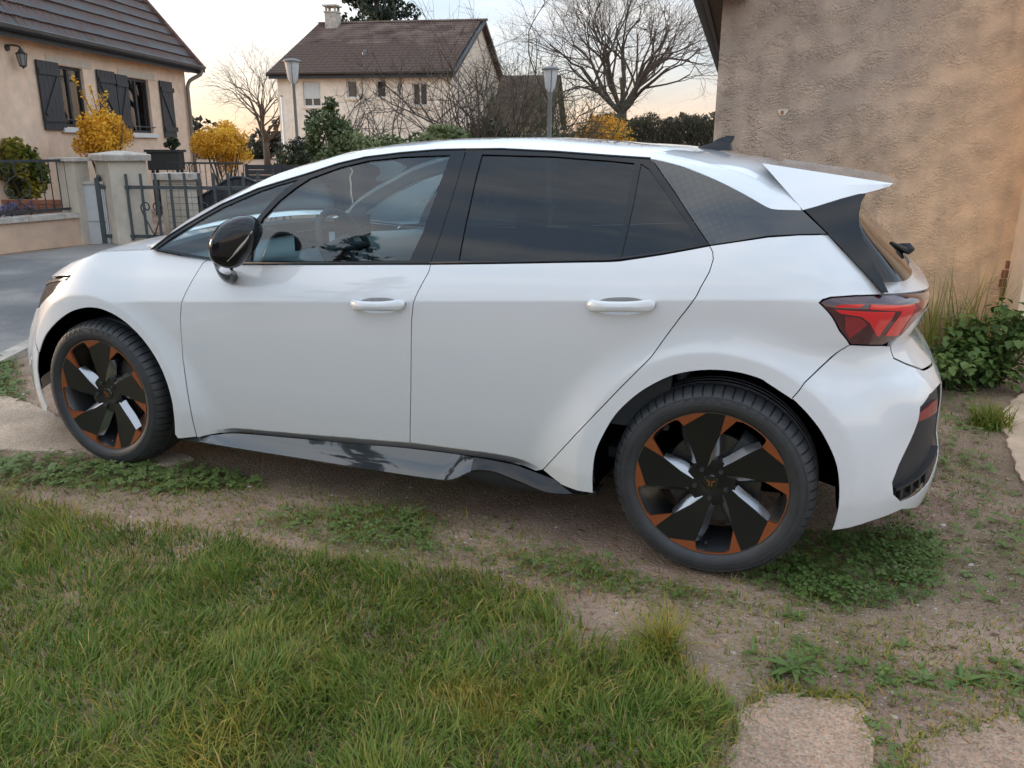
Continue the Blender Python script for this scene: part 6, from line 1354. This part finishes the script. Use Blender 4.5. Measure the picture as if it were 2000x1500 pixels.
# garden behind the photographer, mirrored in the paint and glass: hedge with a gap of sky and two conifers
gh=empty('garden_hedge','tall clipped evergreen hedge along the garden behind the camera','hedge',(-4.5,-11.5,0)); r_=np.random.default_rng(63); n=9000; u=r_.uniform(-8,7.6,n); P_=np.stack([u,r_.uniform(-.5,.5,n),r_.uniform(0,1,n)**.8*(2.3+.12*np.sin(u*1.7)+.1*np.sin(u*4.1))],1); leaves('foliage',P_,.16,M_ever,gh,63,1.8)
MB().box((-8,-.35,-.05),(7.6,.35,2.0)).build('hedge_core',M_bark,gh)
for (x,y,hh,sd,lb) in ((-4.1,-8.2,6.4,64,'tall dark spruce standing in the garden in front of the hedge'),(1.8,-14.2,3.8,65,'shorter dark spruce at the end of the garden hedge')):
    o=empty('spruce_tree',lb,'tree',(x,y,0)); r_=np.random.default_rng(sd); P_=[]; m=MB(); m.tube([(0,0,0),(0,0,hh)],[.16,.03],7)
    for k in range(46):
        z=.6+(hh-.7)*r_.uniform(0,1)**1.2; L_=(hh-z)*.42*r_.uniform(.7,1.1); a=r_.uniform(0,6.28); e=np.array([math.cos(a)*L_,math.sin(a)*L_,z-.15*L_]); t=r_.uniform(.1,1.,60)[:,None]; P_.append(np.array([0,0,z])*(1-t)+e*t+r_.normal(0,.07,(60,3))); m.tube([(0,0,z),e],[.03,.01],4)
    leaves('foliage',np.concatenate(P_),.10,M_conif,o,sd,2.4); m.build('trunk',M_bark,o,'full')
# far line of trees and gardens closing the horizon
r_=np.random.default_rng(66); n=15000; u=r_.uniform(-75,40,n); hgt=3.0+1.1*np.sin(u*.23)+.8*np.sin(u*.61+1)+.5*np.sin(u*1.7); P_=np.stack([-20+u*.93,78+u*.37+r_.normal(0,2.,n),r_.uniform(0,1,n)**.7*hgt],1); M_far=leafmat('far_foliage',[(.030,.034,.022),(.05,.05,.032),(.085,.07,.048)],.7,.1); tag(leaves('far_woodland',P_,.42,M_far,None,66,1.6),kind='stuff')
# ------------------------------------------------------------ lawn and ground weeds
def inp(P_,poly): 
    x,y=P_[:,0],P_[:,1]; c=np.zeros(len(P_),bool); j=len(poly)-1
    for i in range(len(poly)):
        xi,yi=poly[i]; xj,yj=poly[j]; c^=((yi>y)!=(yj>y))&(x<(xj-xi)*(y-yi)/((yj-yi) if yj!=yi else 1e-12)+xi); j=i
    return c
LAWN=[(-3.2,-1.0),(-1.6,-1.22),(-.6,-1.38),(-.19,-1.31),(.1,-1.3),(.41,-1.32),(.76,-1.27),(1.1,-1.23),(1.35,-1.24),(1.56,-1.22),(1.75,-1.19),(1.94,-1.15),(2.14,-1.15),(2.27,-1.18),(2.40,-1.30),(2.49,-1.37),(2.65,-1.36),(2.81,-1.40),(2.93,-1.50),(2.98,-1.64),(2.98,-1.9),(2.95,-2.6),(-3.2,-2.6)]
def edge_dist(P_,poly):
    d=np.full(len(P_),9.); Q=np.array(poly)
    for i in range(len(Q)):
        a=Q[i]; b=Q[(i+1)%len(Q)]; ab=b-a; t=np.clip(((P_-a)@ab)/(ab@ab),0,1); d=np.minimum(d,np.hypot(*(P_-(a+t[:,None]*ab)).T))
    return d
def blades(name,P_,L_,W_,lean,seed,tint,mat,kind='stuff',segs=3,parent=None,dirv=None):
    r_=np.random.default_rng(seed); n=len(P_); z0=gz_(P_[:,0],P_[:,1])-.004
    az=r_.uniform(0,2*np.pi,n) if dirv is None else dirv; ln=lean*r_.uniform(.25,1.5,n); L_=L_*r_.uniform(.5,1.3,n) if np.ndim(L_)==0 else L_
    W_=W_*r_.uniform(.7,1.3,n); ca,sa=np.cos(az),np.sin(az); V=np.zeros((n,2*segs+1,3)); x=P_[:,0].copy(); y=P_[:,1].copy(); z=z0.copy()
    px,py=-sa,ca; pa=az+r_.normal(0,.8,n); px,py=-np.sin(pa),np.cos(pa)
    th=ln*.35
    for k in range(segs+1):
        t=k/segs; w_=W_*(1-t**1.6)
        if k<segs:
            V[:,2*k]=np.stack([x-px*w_/2,y-py*w_/2,z],1); V[:,2*k+1]=np.stack([x+px*w_/2,y+py*w_/2,z],1)
        else: V[:,2*k]=np.stack([x,y,z],1)
        a=np.clip(th+ln*t*1.25,0,2.2); x=x+ca*np.sin(a)*L_/segs; y=y+sa*np.sin(a)*L_/segs; z=np.maximum(z+np.cos(a)*L_/segs,z0+.004)
    nv=2*segs+1; F=[]
    for k in range(segs-1): F+= [(2*k,2*k+1,2*k+3),(2*k,2*k+3,2*k+2)]
    F.append((2*segs-2,2*segs-1,2*segs)); F=(np.array(F)[None]+(np.arange(n)*nv)[:,None,None]).reshape(-1,3)
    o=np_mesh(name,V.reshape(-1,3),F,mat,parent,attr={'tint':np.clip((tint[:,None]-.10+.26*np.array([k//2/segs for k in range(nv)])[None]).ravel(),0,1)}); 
    if kind: tag(o,kind=kind)
    return o
r_=np.random.default_rng(70); A_=[]
for (x0,x1,y0,y1,dn) in ((-3.2,-.8,-2.6,-.9,5000),(-.8,1.0,-2.6,-1.1,13000),(1.0,3.05,-2.6,-1.0,24000)):
    n=int((x1-x0)*(y1-y0)*dn); A_.append(np.stack([r_.uniform(x0,x1,n),r_.uniform(y0,y1,n)],1))
P_=np.concatenate(A_); P_=P_[inp(P_,LAWN)]
ed=edge_dist(P_,LAWN); den=.62+.5*vnoise(P_[:,0],P_[:,1],7.,71)+.45*vnoise(P_[:,0],P_[:,1],19.,72); keep=(r_.uniform(0,1,len(P_))<np.clip(den+.16,.04,1)*np.clip((ed+.05*vnoise(P_[:,0],P_[:,1],24.,98))/.14+.10,0,1)); P_=P_[keep]; ed=ed[keep]
nb=vnoise(P_[:,0],P_[:,1],4.,73); nb2=vnoise(P_[:,0],P_[:,1],13.,74)
yp=np.exp(-(((P_[:,0]-2.30)/.12)**2+((P_[:,1]+1.83)/.10)**2)); yp2=np.exp(-(((P_[:,0]-1.60)/.30)**2+((P_[:,1]+1.75)/.13)**2))
tint=np.clip(.26+.30*nb+.24*nb2+r_.normal(0,.12,len(P_))+.35*yp+.2*yp2+(r_.uniform(0,1,len(P_))<.055)*.55,0,1)
nb3=vnoise(P_[:,0],P_[:,1],26.,99); Lh=(.058+.035*nb+.032*nb2+.022*nb3)*r_.uniform(.5,1.7,len(P_)); Lh=np.clip(Lh,.02,.17)
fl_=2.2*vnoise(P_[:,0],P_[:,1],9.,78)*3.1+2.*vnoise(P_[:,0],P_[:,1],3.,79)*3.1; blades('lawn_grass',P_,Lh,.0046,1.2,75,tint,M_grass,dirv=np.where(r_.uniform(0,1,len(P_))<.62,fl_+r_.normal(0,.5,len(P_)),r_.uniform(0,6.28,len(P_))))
pm_=np.random.default_rng(177).normal(0,1,(5200,2))*np.array([.085,.065])+np.array([2.30,-1.83]); pm_=pm_[inp(pm_,LAWN)]; blades('moss_patch',pm_,.035,.0045,1.1,178,np.clip(np.random.default_rng(179).normal(.56,.07,len(pm_)),0,1),M_grass)
# dead thatch lying under the blades
n=26000; Q_=np.stack([r_.uniform(-2,3.0,n),r_.uniform(-2.5,-1.1,n)],1); Q_=Q_[inp(Q_,LAWN)]; blades('lawn_thatch',Q_,.06,.0026,1.9,76,np.clip(r_.normal(.88,.1,len(Q_)),0,1),M_grass)
# sparse short grass and weeds over the drive
def patch(n,poly,seed,thin=1.): 
    rr=np.random.default_rng(seed); Q=np.array(poly); p_=np.stack([rr.uniform(Q[:,0].min(),Q[:,0].max(),n),rr.uniform(Q[:,1].min(),Q[:,1].max(),n)],1); p_=p_[inp(p_,poly)]; e=edge_dist(p_,poly); k=rr.uniform(0,1,len(p_))<np.clip(e/.12+.10,0,1)*np.clip(.7+.8*vnoise(p_[:,0],p_[:,1],9.,seed+1),.08,1)*thin; return p_[k]
WB1=[(-1.0,-1.0),(-.61,-.97),(-.27,-.85),(.16,-.76),(.5,-.70),(.72,-.72),(.85,-.80),(.80,-.92),(.45,-1.09),(.01,-1.24),(-.22,-1.30),(-1.0,-1.3)]
WB2=[(.95,-1.2),(1.05,-1.0),(1.31,-.82),(1.58,-.72),(1.75,-.84),(1.85,-1.0),(1.9,-1.14),(1.5,-1.2)]
WB3=[(1.9,-1.1),(2.0,-.9),(2.3,-.86),(2.6,-.96),(2.9,-.95),(2.95,-1.06),(2.6,-1.12),(2.35,-1.18)]
CLV=[(2.80,-.86),(2.95,-.72),(3.08,-.40),(3.3,-.24),(3.56,-.16),(3.62,-.40),(3.50,-.80),(3.26,-.98),(3.0,-.92)]
PLT=[(2.86,-1.36),(3.0,-1.17),(3.2,-1.16),(3.4,-1.17),(3.8,-1.0),(4.3,-.8),(4.3,-1.0),(3.75,-1.30),(3.43,-1.46),(3.42,-1.68),(3.33,-1.95),(3.27,-1.60),(3.29,-1.41),(3.1,-1.44),(2.95,-1.48)]
REAR=[(3.1,-.6),(3.45,.1),(3.5,1.2),(3.6,2.3),(3.9,2.6),(4.15,2.3),(4.0,1.2),(3.95,.3),(4.1,-.6),(3.7,-.9)]
LFT=[(-2.3,.45),(-1.35,-.2),(-1.1,-.35),(-1.6,-.4),(-2.2,-.1),(-2.45,.3)]
bl_=[]; tn=[]
for pl_,n,sd,th in ((WB1,9000,81,.8),(WB2,6500,83,.7),(WB3,6000,85,.6),(PLT,14000,87,.75),(REAR,16000,89,.45),([(-1.0,-1.35),(.9,-.72),(1.9,-.7),(2.6,-.85),(3.3,-.9),(4.2,-.6),(4.2,-1.3),(3.3,-1.35),(2.4,-1.25),(1.0,-1.3)],52000,191,.34),(LFT,9000,91,1.),([(2.9,-1.2),(3.5,-.9),(4.2,-.5),(4.2,-1.0),(3.4,-1.3)],4000,93,.25),(CLV,6000,95,.8),([(-.2,-.6),(1.2,-.62),(2.3,-.75),(2.2,-.2),(1.0,.2),(-.5,-.2)],2500,97,.10)):
    p_=patch(n,pl_,sd,th); bl_.append(p_); tn.append(np.clip(np.random.default_rng(sd).normal(.45,.2,len(p_)),0,1))
rr=np.random.default_rng(195)
for pp in ([(2.95,-1.95),(2.98,-1.6),(3.04,-1.47),(3.16,-1.43),(3.27,-1.41),(3.29,-1.52),(3.34,-1.75)],[(3.38,-1.7),(3.40,-1.51),(3.55,-1.40),(3.75,-1.25),(4.2,-1.1)]):
    q_=np.array(pp); sg=rr.integers(0,len(q_)-1,1500); t=rr.uniform(0,1,(1500,1)); p_=q_[sg]*(1-t)+q_[sg+1]*t+rr.normal(0,.022,(1500,2)); p_=p_[rr.uniform(0,1,len(p_))<np.clip(.5+.9*vnoise(p_[:,0],p_[:,1],16.,196),.05,1)]; bl_.append(p_); tn.append(np.clip(rr.normal(.5,.2,len(p_)),0,1))
blades('drive_grass',np.concatenate(bl_),.038,.0042,1.45,77,np.concatenate(tn),M_grass)
def leafset(P_,size,seed,tint,n_lobes=3,flat=.25,h=.02):       # clover-like trefoils on short stalks
    rr=np.random.default_rng(seed); n=len(P_); V=[];T_=[]; z0=gz_(P_[:,0],P_[:,1]); hz=z0+h*rr.uniform(.3,1.5,n); a0=rr.uniform(0,6.28,n); s=size*rr.uniform(.6,1.35,n); tl=rr.normal(0,flat,(n,2))
    for k in range(n_lobes):
        a=a0+2*np.pi*k/n_lobes; c,si=np.cos(a),np.sin(a)
        def pt(u,v): 
            dx=(c*u-si*v)*s; dy=(si*u+c*v)*s; return np.stack([P_[:,0]+dx,P_[:,1]+dy,hz+dx*tl[:,0]+dy*tl[:,1]-.12*np.hypot(dx,dy)],1)
        V.append(np.stack([pt(.03,0),pt(.55,.36),pt(.98,.0),pt(.55,-.36)],1)); T_.append(tint+rr.normal(0,.06,n))
    V=np.concatenate(V).reshape(-1,3); T_=np.clip(np.concatenate(T_),0,1); return V,np.repeat(T_,4)
Vs=[];Ts=[]
for pl_,n,sd,sz,tt,th,nl in ((CLV,3600,101,.019,.34,.95,3),(WB1,3600,103,.020,.55,.75,4),(WB2,1500,105,.018,.5,.7,3),(WB3,1100,107,.016,.5,.6,3),(REAR,3400,109,.020,.55,.45,4),(PLT,2600,111,.018,.4,.6,3),(LFT,2600,113,.022,.45,.9,4)):
    p_=patch(n,pl_,sd,th); v,t_=leafset(p_,sz,sd,np.full(len(p_),tt)+.2*vnoise(p_[:,0],p_[:,1],12.,sd),nl,h=.03); Vs.append(v); Ts.append(t_)
V=np.concatenate(Vs); tag(np_mesh('ground_weeds',V,np.arange(len(V)).reshape(-1,4),M_weed,attr={'tint':np.concatenate(Ts)}),kind='stuff')
# plantain rosettes with long ribbed leaves
def rosette(nl,L_,W_,seed,erect=.5):
    rr=np.random.default_rng(seed); V=[];F=[];T_=[]
    for k in range(nl):
        a=rr.uniform(0,6.28); l=L_*rr.uniform(.4,1.2); e=erect*rr.uniform(.5,1.5); w_=W_*rr.uniform(.8,1.2); b=len(V); c,s=math.cos(a),math.sin(a)
        for i,t in enumerate(np.linspace(0,1,7)):
            r0=l*(t*math.cos(e*(1-t*.55))); z=l*(math.sin(e)*t-.55*math.sin(e)*t*t)+.004; ww=w_*max(.05,math.sin(math.pi*min(1,t*.86+.08))**1.1)
            for sg,dz in ((-1,.25),(0,0),(1,.25)): V.append((c*r0-s*sg*ww/2,s*r0+c*sg*ww/2,z+dz*ww*.5)); T_.append(.35+.1*(sg==0)+.25*rr.uniform(0,1)*0+.3*(k%3)/3)
        F+=[(b+3*i+j,b+3*i+j+1,b+3*(i+1)+j+1,b+3*(i+1)+j) for i in range(6) for j in (0,1)]
    return np.array(V),np.array(F),np.array(T_)
Vs=[];Fs=[];Ts=[];nb_=0; rr=np.random.default_rng(120)
spots=[(x,y,l) for x,y,l in [(3.55,-1.22,.11),(3.62,-1.14,.09),(3.36,-1.30,.10),(3.45,-1.18,.08),(3.30,-1.22,.08),(3.72,-1.18,.10),(3.31,-1.56,.07),(3.34,-1.68,.08),(3.33,-1.80,.08),(1.60,-.93,.12),(1.70,-.98,.09),(1.48,-.98,.08),(2.42,-1.02,.07),(2.58,-1.0,.08),(2.7,-1.05,.06),(2.2,-.98,.07),(3.85,-1.05,.10),(4.0,-.95,.09),(3.15,-1.22,.08),(2.98,-1.28,.09),(3.05,-1.36,.08),(.2,-1.0,.07),(.5,-.9,.06),(1.2,-1.05,.07),(1.9,-1.0,.06)]]+[(rr.uniform(2.95,4.1),rr.uniform(-1.35,-1.0),rr.uniform(.05,.09)) for _ in range(26)]
for i,(x,y,l) in enumerate(spots):
    v,f,t_=rosette(rr.integers(6,13),l*rr.uniform(.45,.8),l*.13,200+i,.36); Vs.append(v+np.array([x,y,float(gz_(np.array(x),np.array(y)))])); Fs.append(f+nb_); Ts.append(t_+rr.normal(0,.06)); nb_+=len(v)
tag(np_mesh('plantain_weeds',np.concatenate(Vs),np.concatenate(Fs),M_weed,smooth=True,attr={'tint':np.clip(np.concatenate(Ts),0,1)}),kind='stuff')
v,f,t_=rosette(15,.10,.017,300,.45); o=np_mesh('plantain_plant',v,f,M_weed,smooth=True,attr={'tint':t_}); o.location=(3.10,-1.33,0); tag(o,'largest plantain rosette with long ribbed leaves above the pebble pad','weed')
v,f,t_=rosette(13,.105,.02,301,.5); o=np_mesh('plantain_plant',v,f,M_weed,smooth=True,attr={'tint':np.clip(t_+.25,0,1)}); o.location=(1.57,-.86,0); tag(o,'pale plantain rosette in the dirt below the black skirt insert','weed')
# coarse tuft at the lawn corner
n=260; p_=np.random.default_rng(130).normal(0,.028,(n,2))+np.array([2.73,-1.40]); o=blades('grass_tuft',p_,np.random.default_rng(131).uniform(.10,.22,n),.0042,.85,132,np.clip(np.random.default_rng(133).normal(.52,.18,n),0,1),M_grass,kind=None,segs=5); tag(o,'coarse pale grass tuft at the corner of the lawn','grass tuft')
# plants against the rendered wall
n=150; rr=np.random.default_rng(140); p_=np.stack([rr.uniform(3.72,4.12,n),rr.uniform(2.38,2.66,n)],1); o=blades('tall_grass',p_,rr.uniform(.35,.85,n),.010,.35,141,np.clip(rr.normal(.45,.15,n),0,1),M_grass,kind=None,segs=6); tag(o,'tall dry grass stalks growing against the rendered wall','grass')
def broad(name,label,c,rad,n,size,seed,mat=M_weed):
    o=empty(name,label,'shrub',(c[0],c[1],0)); p_,ct=blob_pts(n,(0,0,c[2]),rad,seed,26,.3); rr=np.random.default_rng(seed); nn=len(p_); a=rr.uniform(0,6.28,nn); tl=rr.uniform(.1,.9,nn); s=size*rr.uniform(.6,1.35,nn)
    d=np.stack([np.cos(a)*np.cos(tl),np.sin(a)*np.cos(tl),-np.sin(tl)],1); sd=np.stack([-np.sin(a),np.cos(a),np.zeros(nn)],1); up_=np.cross(sd,d)*-1; V=[]
    for u,v,h_ in ((0,0,0),(.35,.42,.10),(.75,.28,.08),(1.05,0,-.06),(.75,-.28,.08),(.35,-.42,.10)): V.append(p_+d*(u*s)[:,None]+sd*(v*s)[:,None]+up_*(h_*s)[:,None])
    V=np.stack(V,1).reshape(-1,3); F=np.concatenate([np.arange(6*nn).reshape(nn,6)[:,[0,1,2,3]],np.arange(6*nn).reshape(nn,6)[:,[0,3,4,5]]]); np_mesh('foliage',V,F,mat,o,attr={'tint':np.repeat(np.clip(ct*.6+rr.normal(0,.1,nn),0,1),6)})
    m=MB()
    for k in range(22): q_=p_[rr.integers(nn)]; m.tube([(rr.normal(0,.08),rr.normal(0,.05),-.02),q_*np.array([.6,.6,.5]),q_],[.006,.005,.003],4)
    m.build('stems',M_weed_stem,o,False); return o
M_weed_stem=pm('green_stem',(.06,.07,.03),.8)
broad('nettle_clump','dark leafy nettle clump at the foot of the wall corner','' or (4.08,2.28,.27),(.30,.26,.27),1100,.055,151)
broad('nettle_clump','lower leafy weeds behind the car bumper by the wall',(3.86,2.1,.16),(.28,.36,.17),800,.045,152)
o=blades('grass_tuft',np.random.default_rng(153).normal(0,.05,(300,2))+np.array([3.98,1.35]),np.random.default_rng(154).uniform(.08,.2,300),.007,.8,155,np.clip(np.random.default_rng(156).normal(.4,.15,300),0,1),M_grass,kind=None,segs=4); tag(o,'bright grass tuft at the edge of the concrete apron','grass tuft')
# flowers in the brick bed, lavender edging
o=empty('lavender_edging','purple lavender row behind the scroll railing','flowers',(-8.3,4.6,.35)); rr=np.random.default_rng(157); n=1800; P_=np.stack([rr.uniform(-.9,.6,n)*.93+rr.normal(0,.1,n),rr.uniform(-.9,.6,n)*.363+rr.normal(0,.3,n),rr.uniform(0,.28,n)],1); leaves('foliage',P_,.03,M_laven,o,157,2.6,np.clip(P_[:,2]/.28,0,1)*.8,up=1.5); MB().box((-.9,-.5,-.4),(.6,.4,.02)).build('bed_soil',M_bark,o)
# dry leaf and straw litter
rr=np.random.default_rng(165); n=2600; Lt=np.stack([rr.uniform(-1.5,4.2,n),rr.uniform(-1.5,.6,n)],1); Lt=Lt[~inp(Lt,LAWN)]; n=len(Lt); a=rr.uniform(0,6.28,n); l=rr.uniform(.006,.020,n); w_=l*rr.uniform(.12,.55,n); z0=gz_(Lt[:,0],Lt[:,1])+rr.uniform(.001,.006,n); ca,sa=np.cos(a),np.sin(a); V=[]
for u,v in ((-1,0),(0,1),(1,0),(0,-1)): V.append(np.stack([Lt[:,0]+ca*l*u-sa*w_*v,Lt[:,1]+sa*l*u+ca*w_*v,z0+rr.uniform(0,.004,n)],1))
V=np.stack(V,1).reshape(-1,3); M_lit=leafmat('dry_litter',[(.12,.075,.045),(.22,.15,.085),(.38,.29,.18),(.30,.12,.06)],.8,.1); tag(np_mesh('leaf_litter',V,np.arange(len(V)).reshape(-1,4),M_lit,attr={'tint':np.repeat(rr.uniform(0,1,n),4)}),kind='stuff')
# loose stones on the drive
n=5200; rr=np.random.default_rng(160); S_=np.concatenate([np.stack([rr.uniform(-1.6,4.2,n),rr.uniform(-1.45,.0,n)],1),np.stack([rr.uniform(3.2,4.3,1600),rr.uniform(-1.2,1.8,1600)],1)]); S_=S_[~inp(S_,LAWN)]; k=rr.uniform(0,1,len(S_))<np.clip(.6+1.1*vnoise(S_[:,0],S_[:,1],5.,161),.12,1); S_=S_[k]; n=len(S_)
base=np.array([(1,0,0),(0,1,0),(-1,0,0),(0,-1,0),(0,0,.7),(.7,.7,.1),(-.7,.7,.15),(-.7,-.7,.1),(.7,-.7,.15)]); ff=[(4,0,5),(4,5,1),(4,1,6),(4,6,2),(4,2,7),(4,7,3),(4,3,8),(4,8,0)]
sz=.003+.010*rr.uniform(0,1,n)**3.4; V=base[None]*(sz[:,None,None]*rr.uniform(.6,1.3,(n,9,1)))*np.stack([np.ones(n),rr.uniform(.6,1,n),rr.uniform(.5,.9,n)],1)[:,None]; a=rr.uniform(0,6.28,n); ca,sa=np.cos(a)[:,None],np.sin(a)[:,None]; V=np.stack([V[:,:,0]*ca-V[:,:,1]*sa,V[:,:,0]*sa+V[:,:,1]*ca,V[:,:,2]],-1)
V=V+np.stack([S_[:,0],S_[:,1],gz_(S_[:,0],S_[:,1])-.001],1)[:,None]; F=(np.array(ff)[None]+(np.arange(n)*9)[:,None,None]).reshape(-1,3)
M_stones=leafmat('loose_stone',[(.17,.12,.09),(.26,.19,.14),(.36,.28,.22),(.58,.53,.48)],.85,0); tag(np_mesh('gravel',V.reshape(-1,3),F,M_stones,attr={'tint':np.repeat(rr.uniform(0,1,n)**2.4,9)}),kind='stuff')
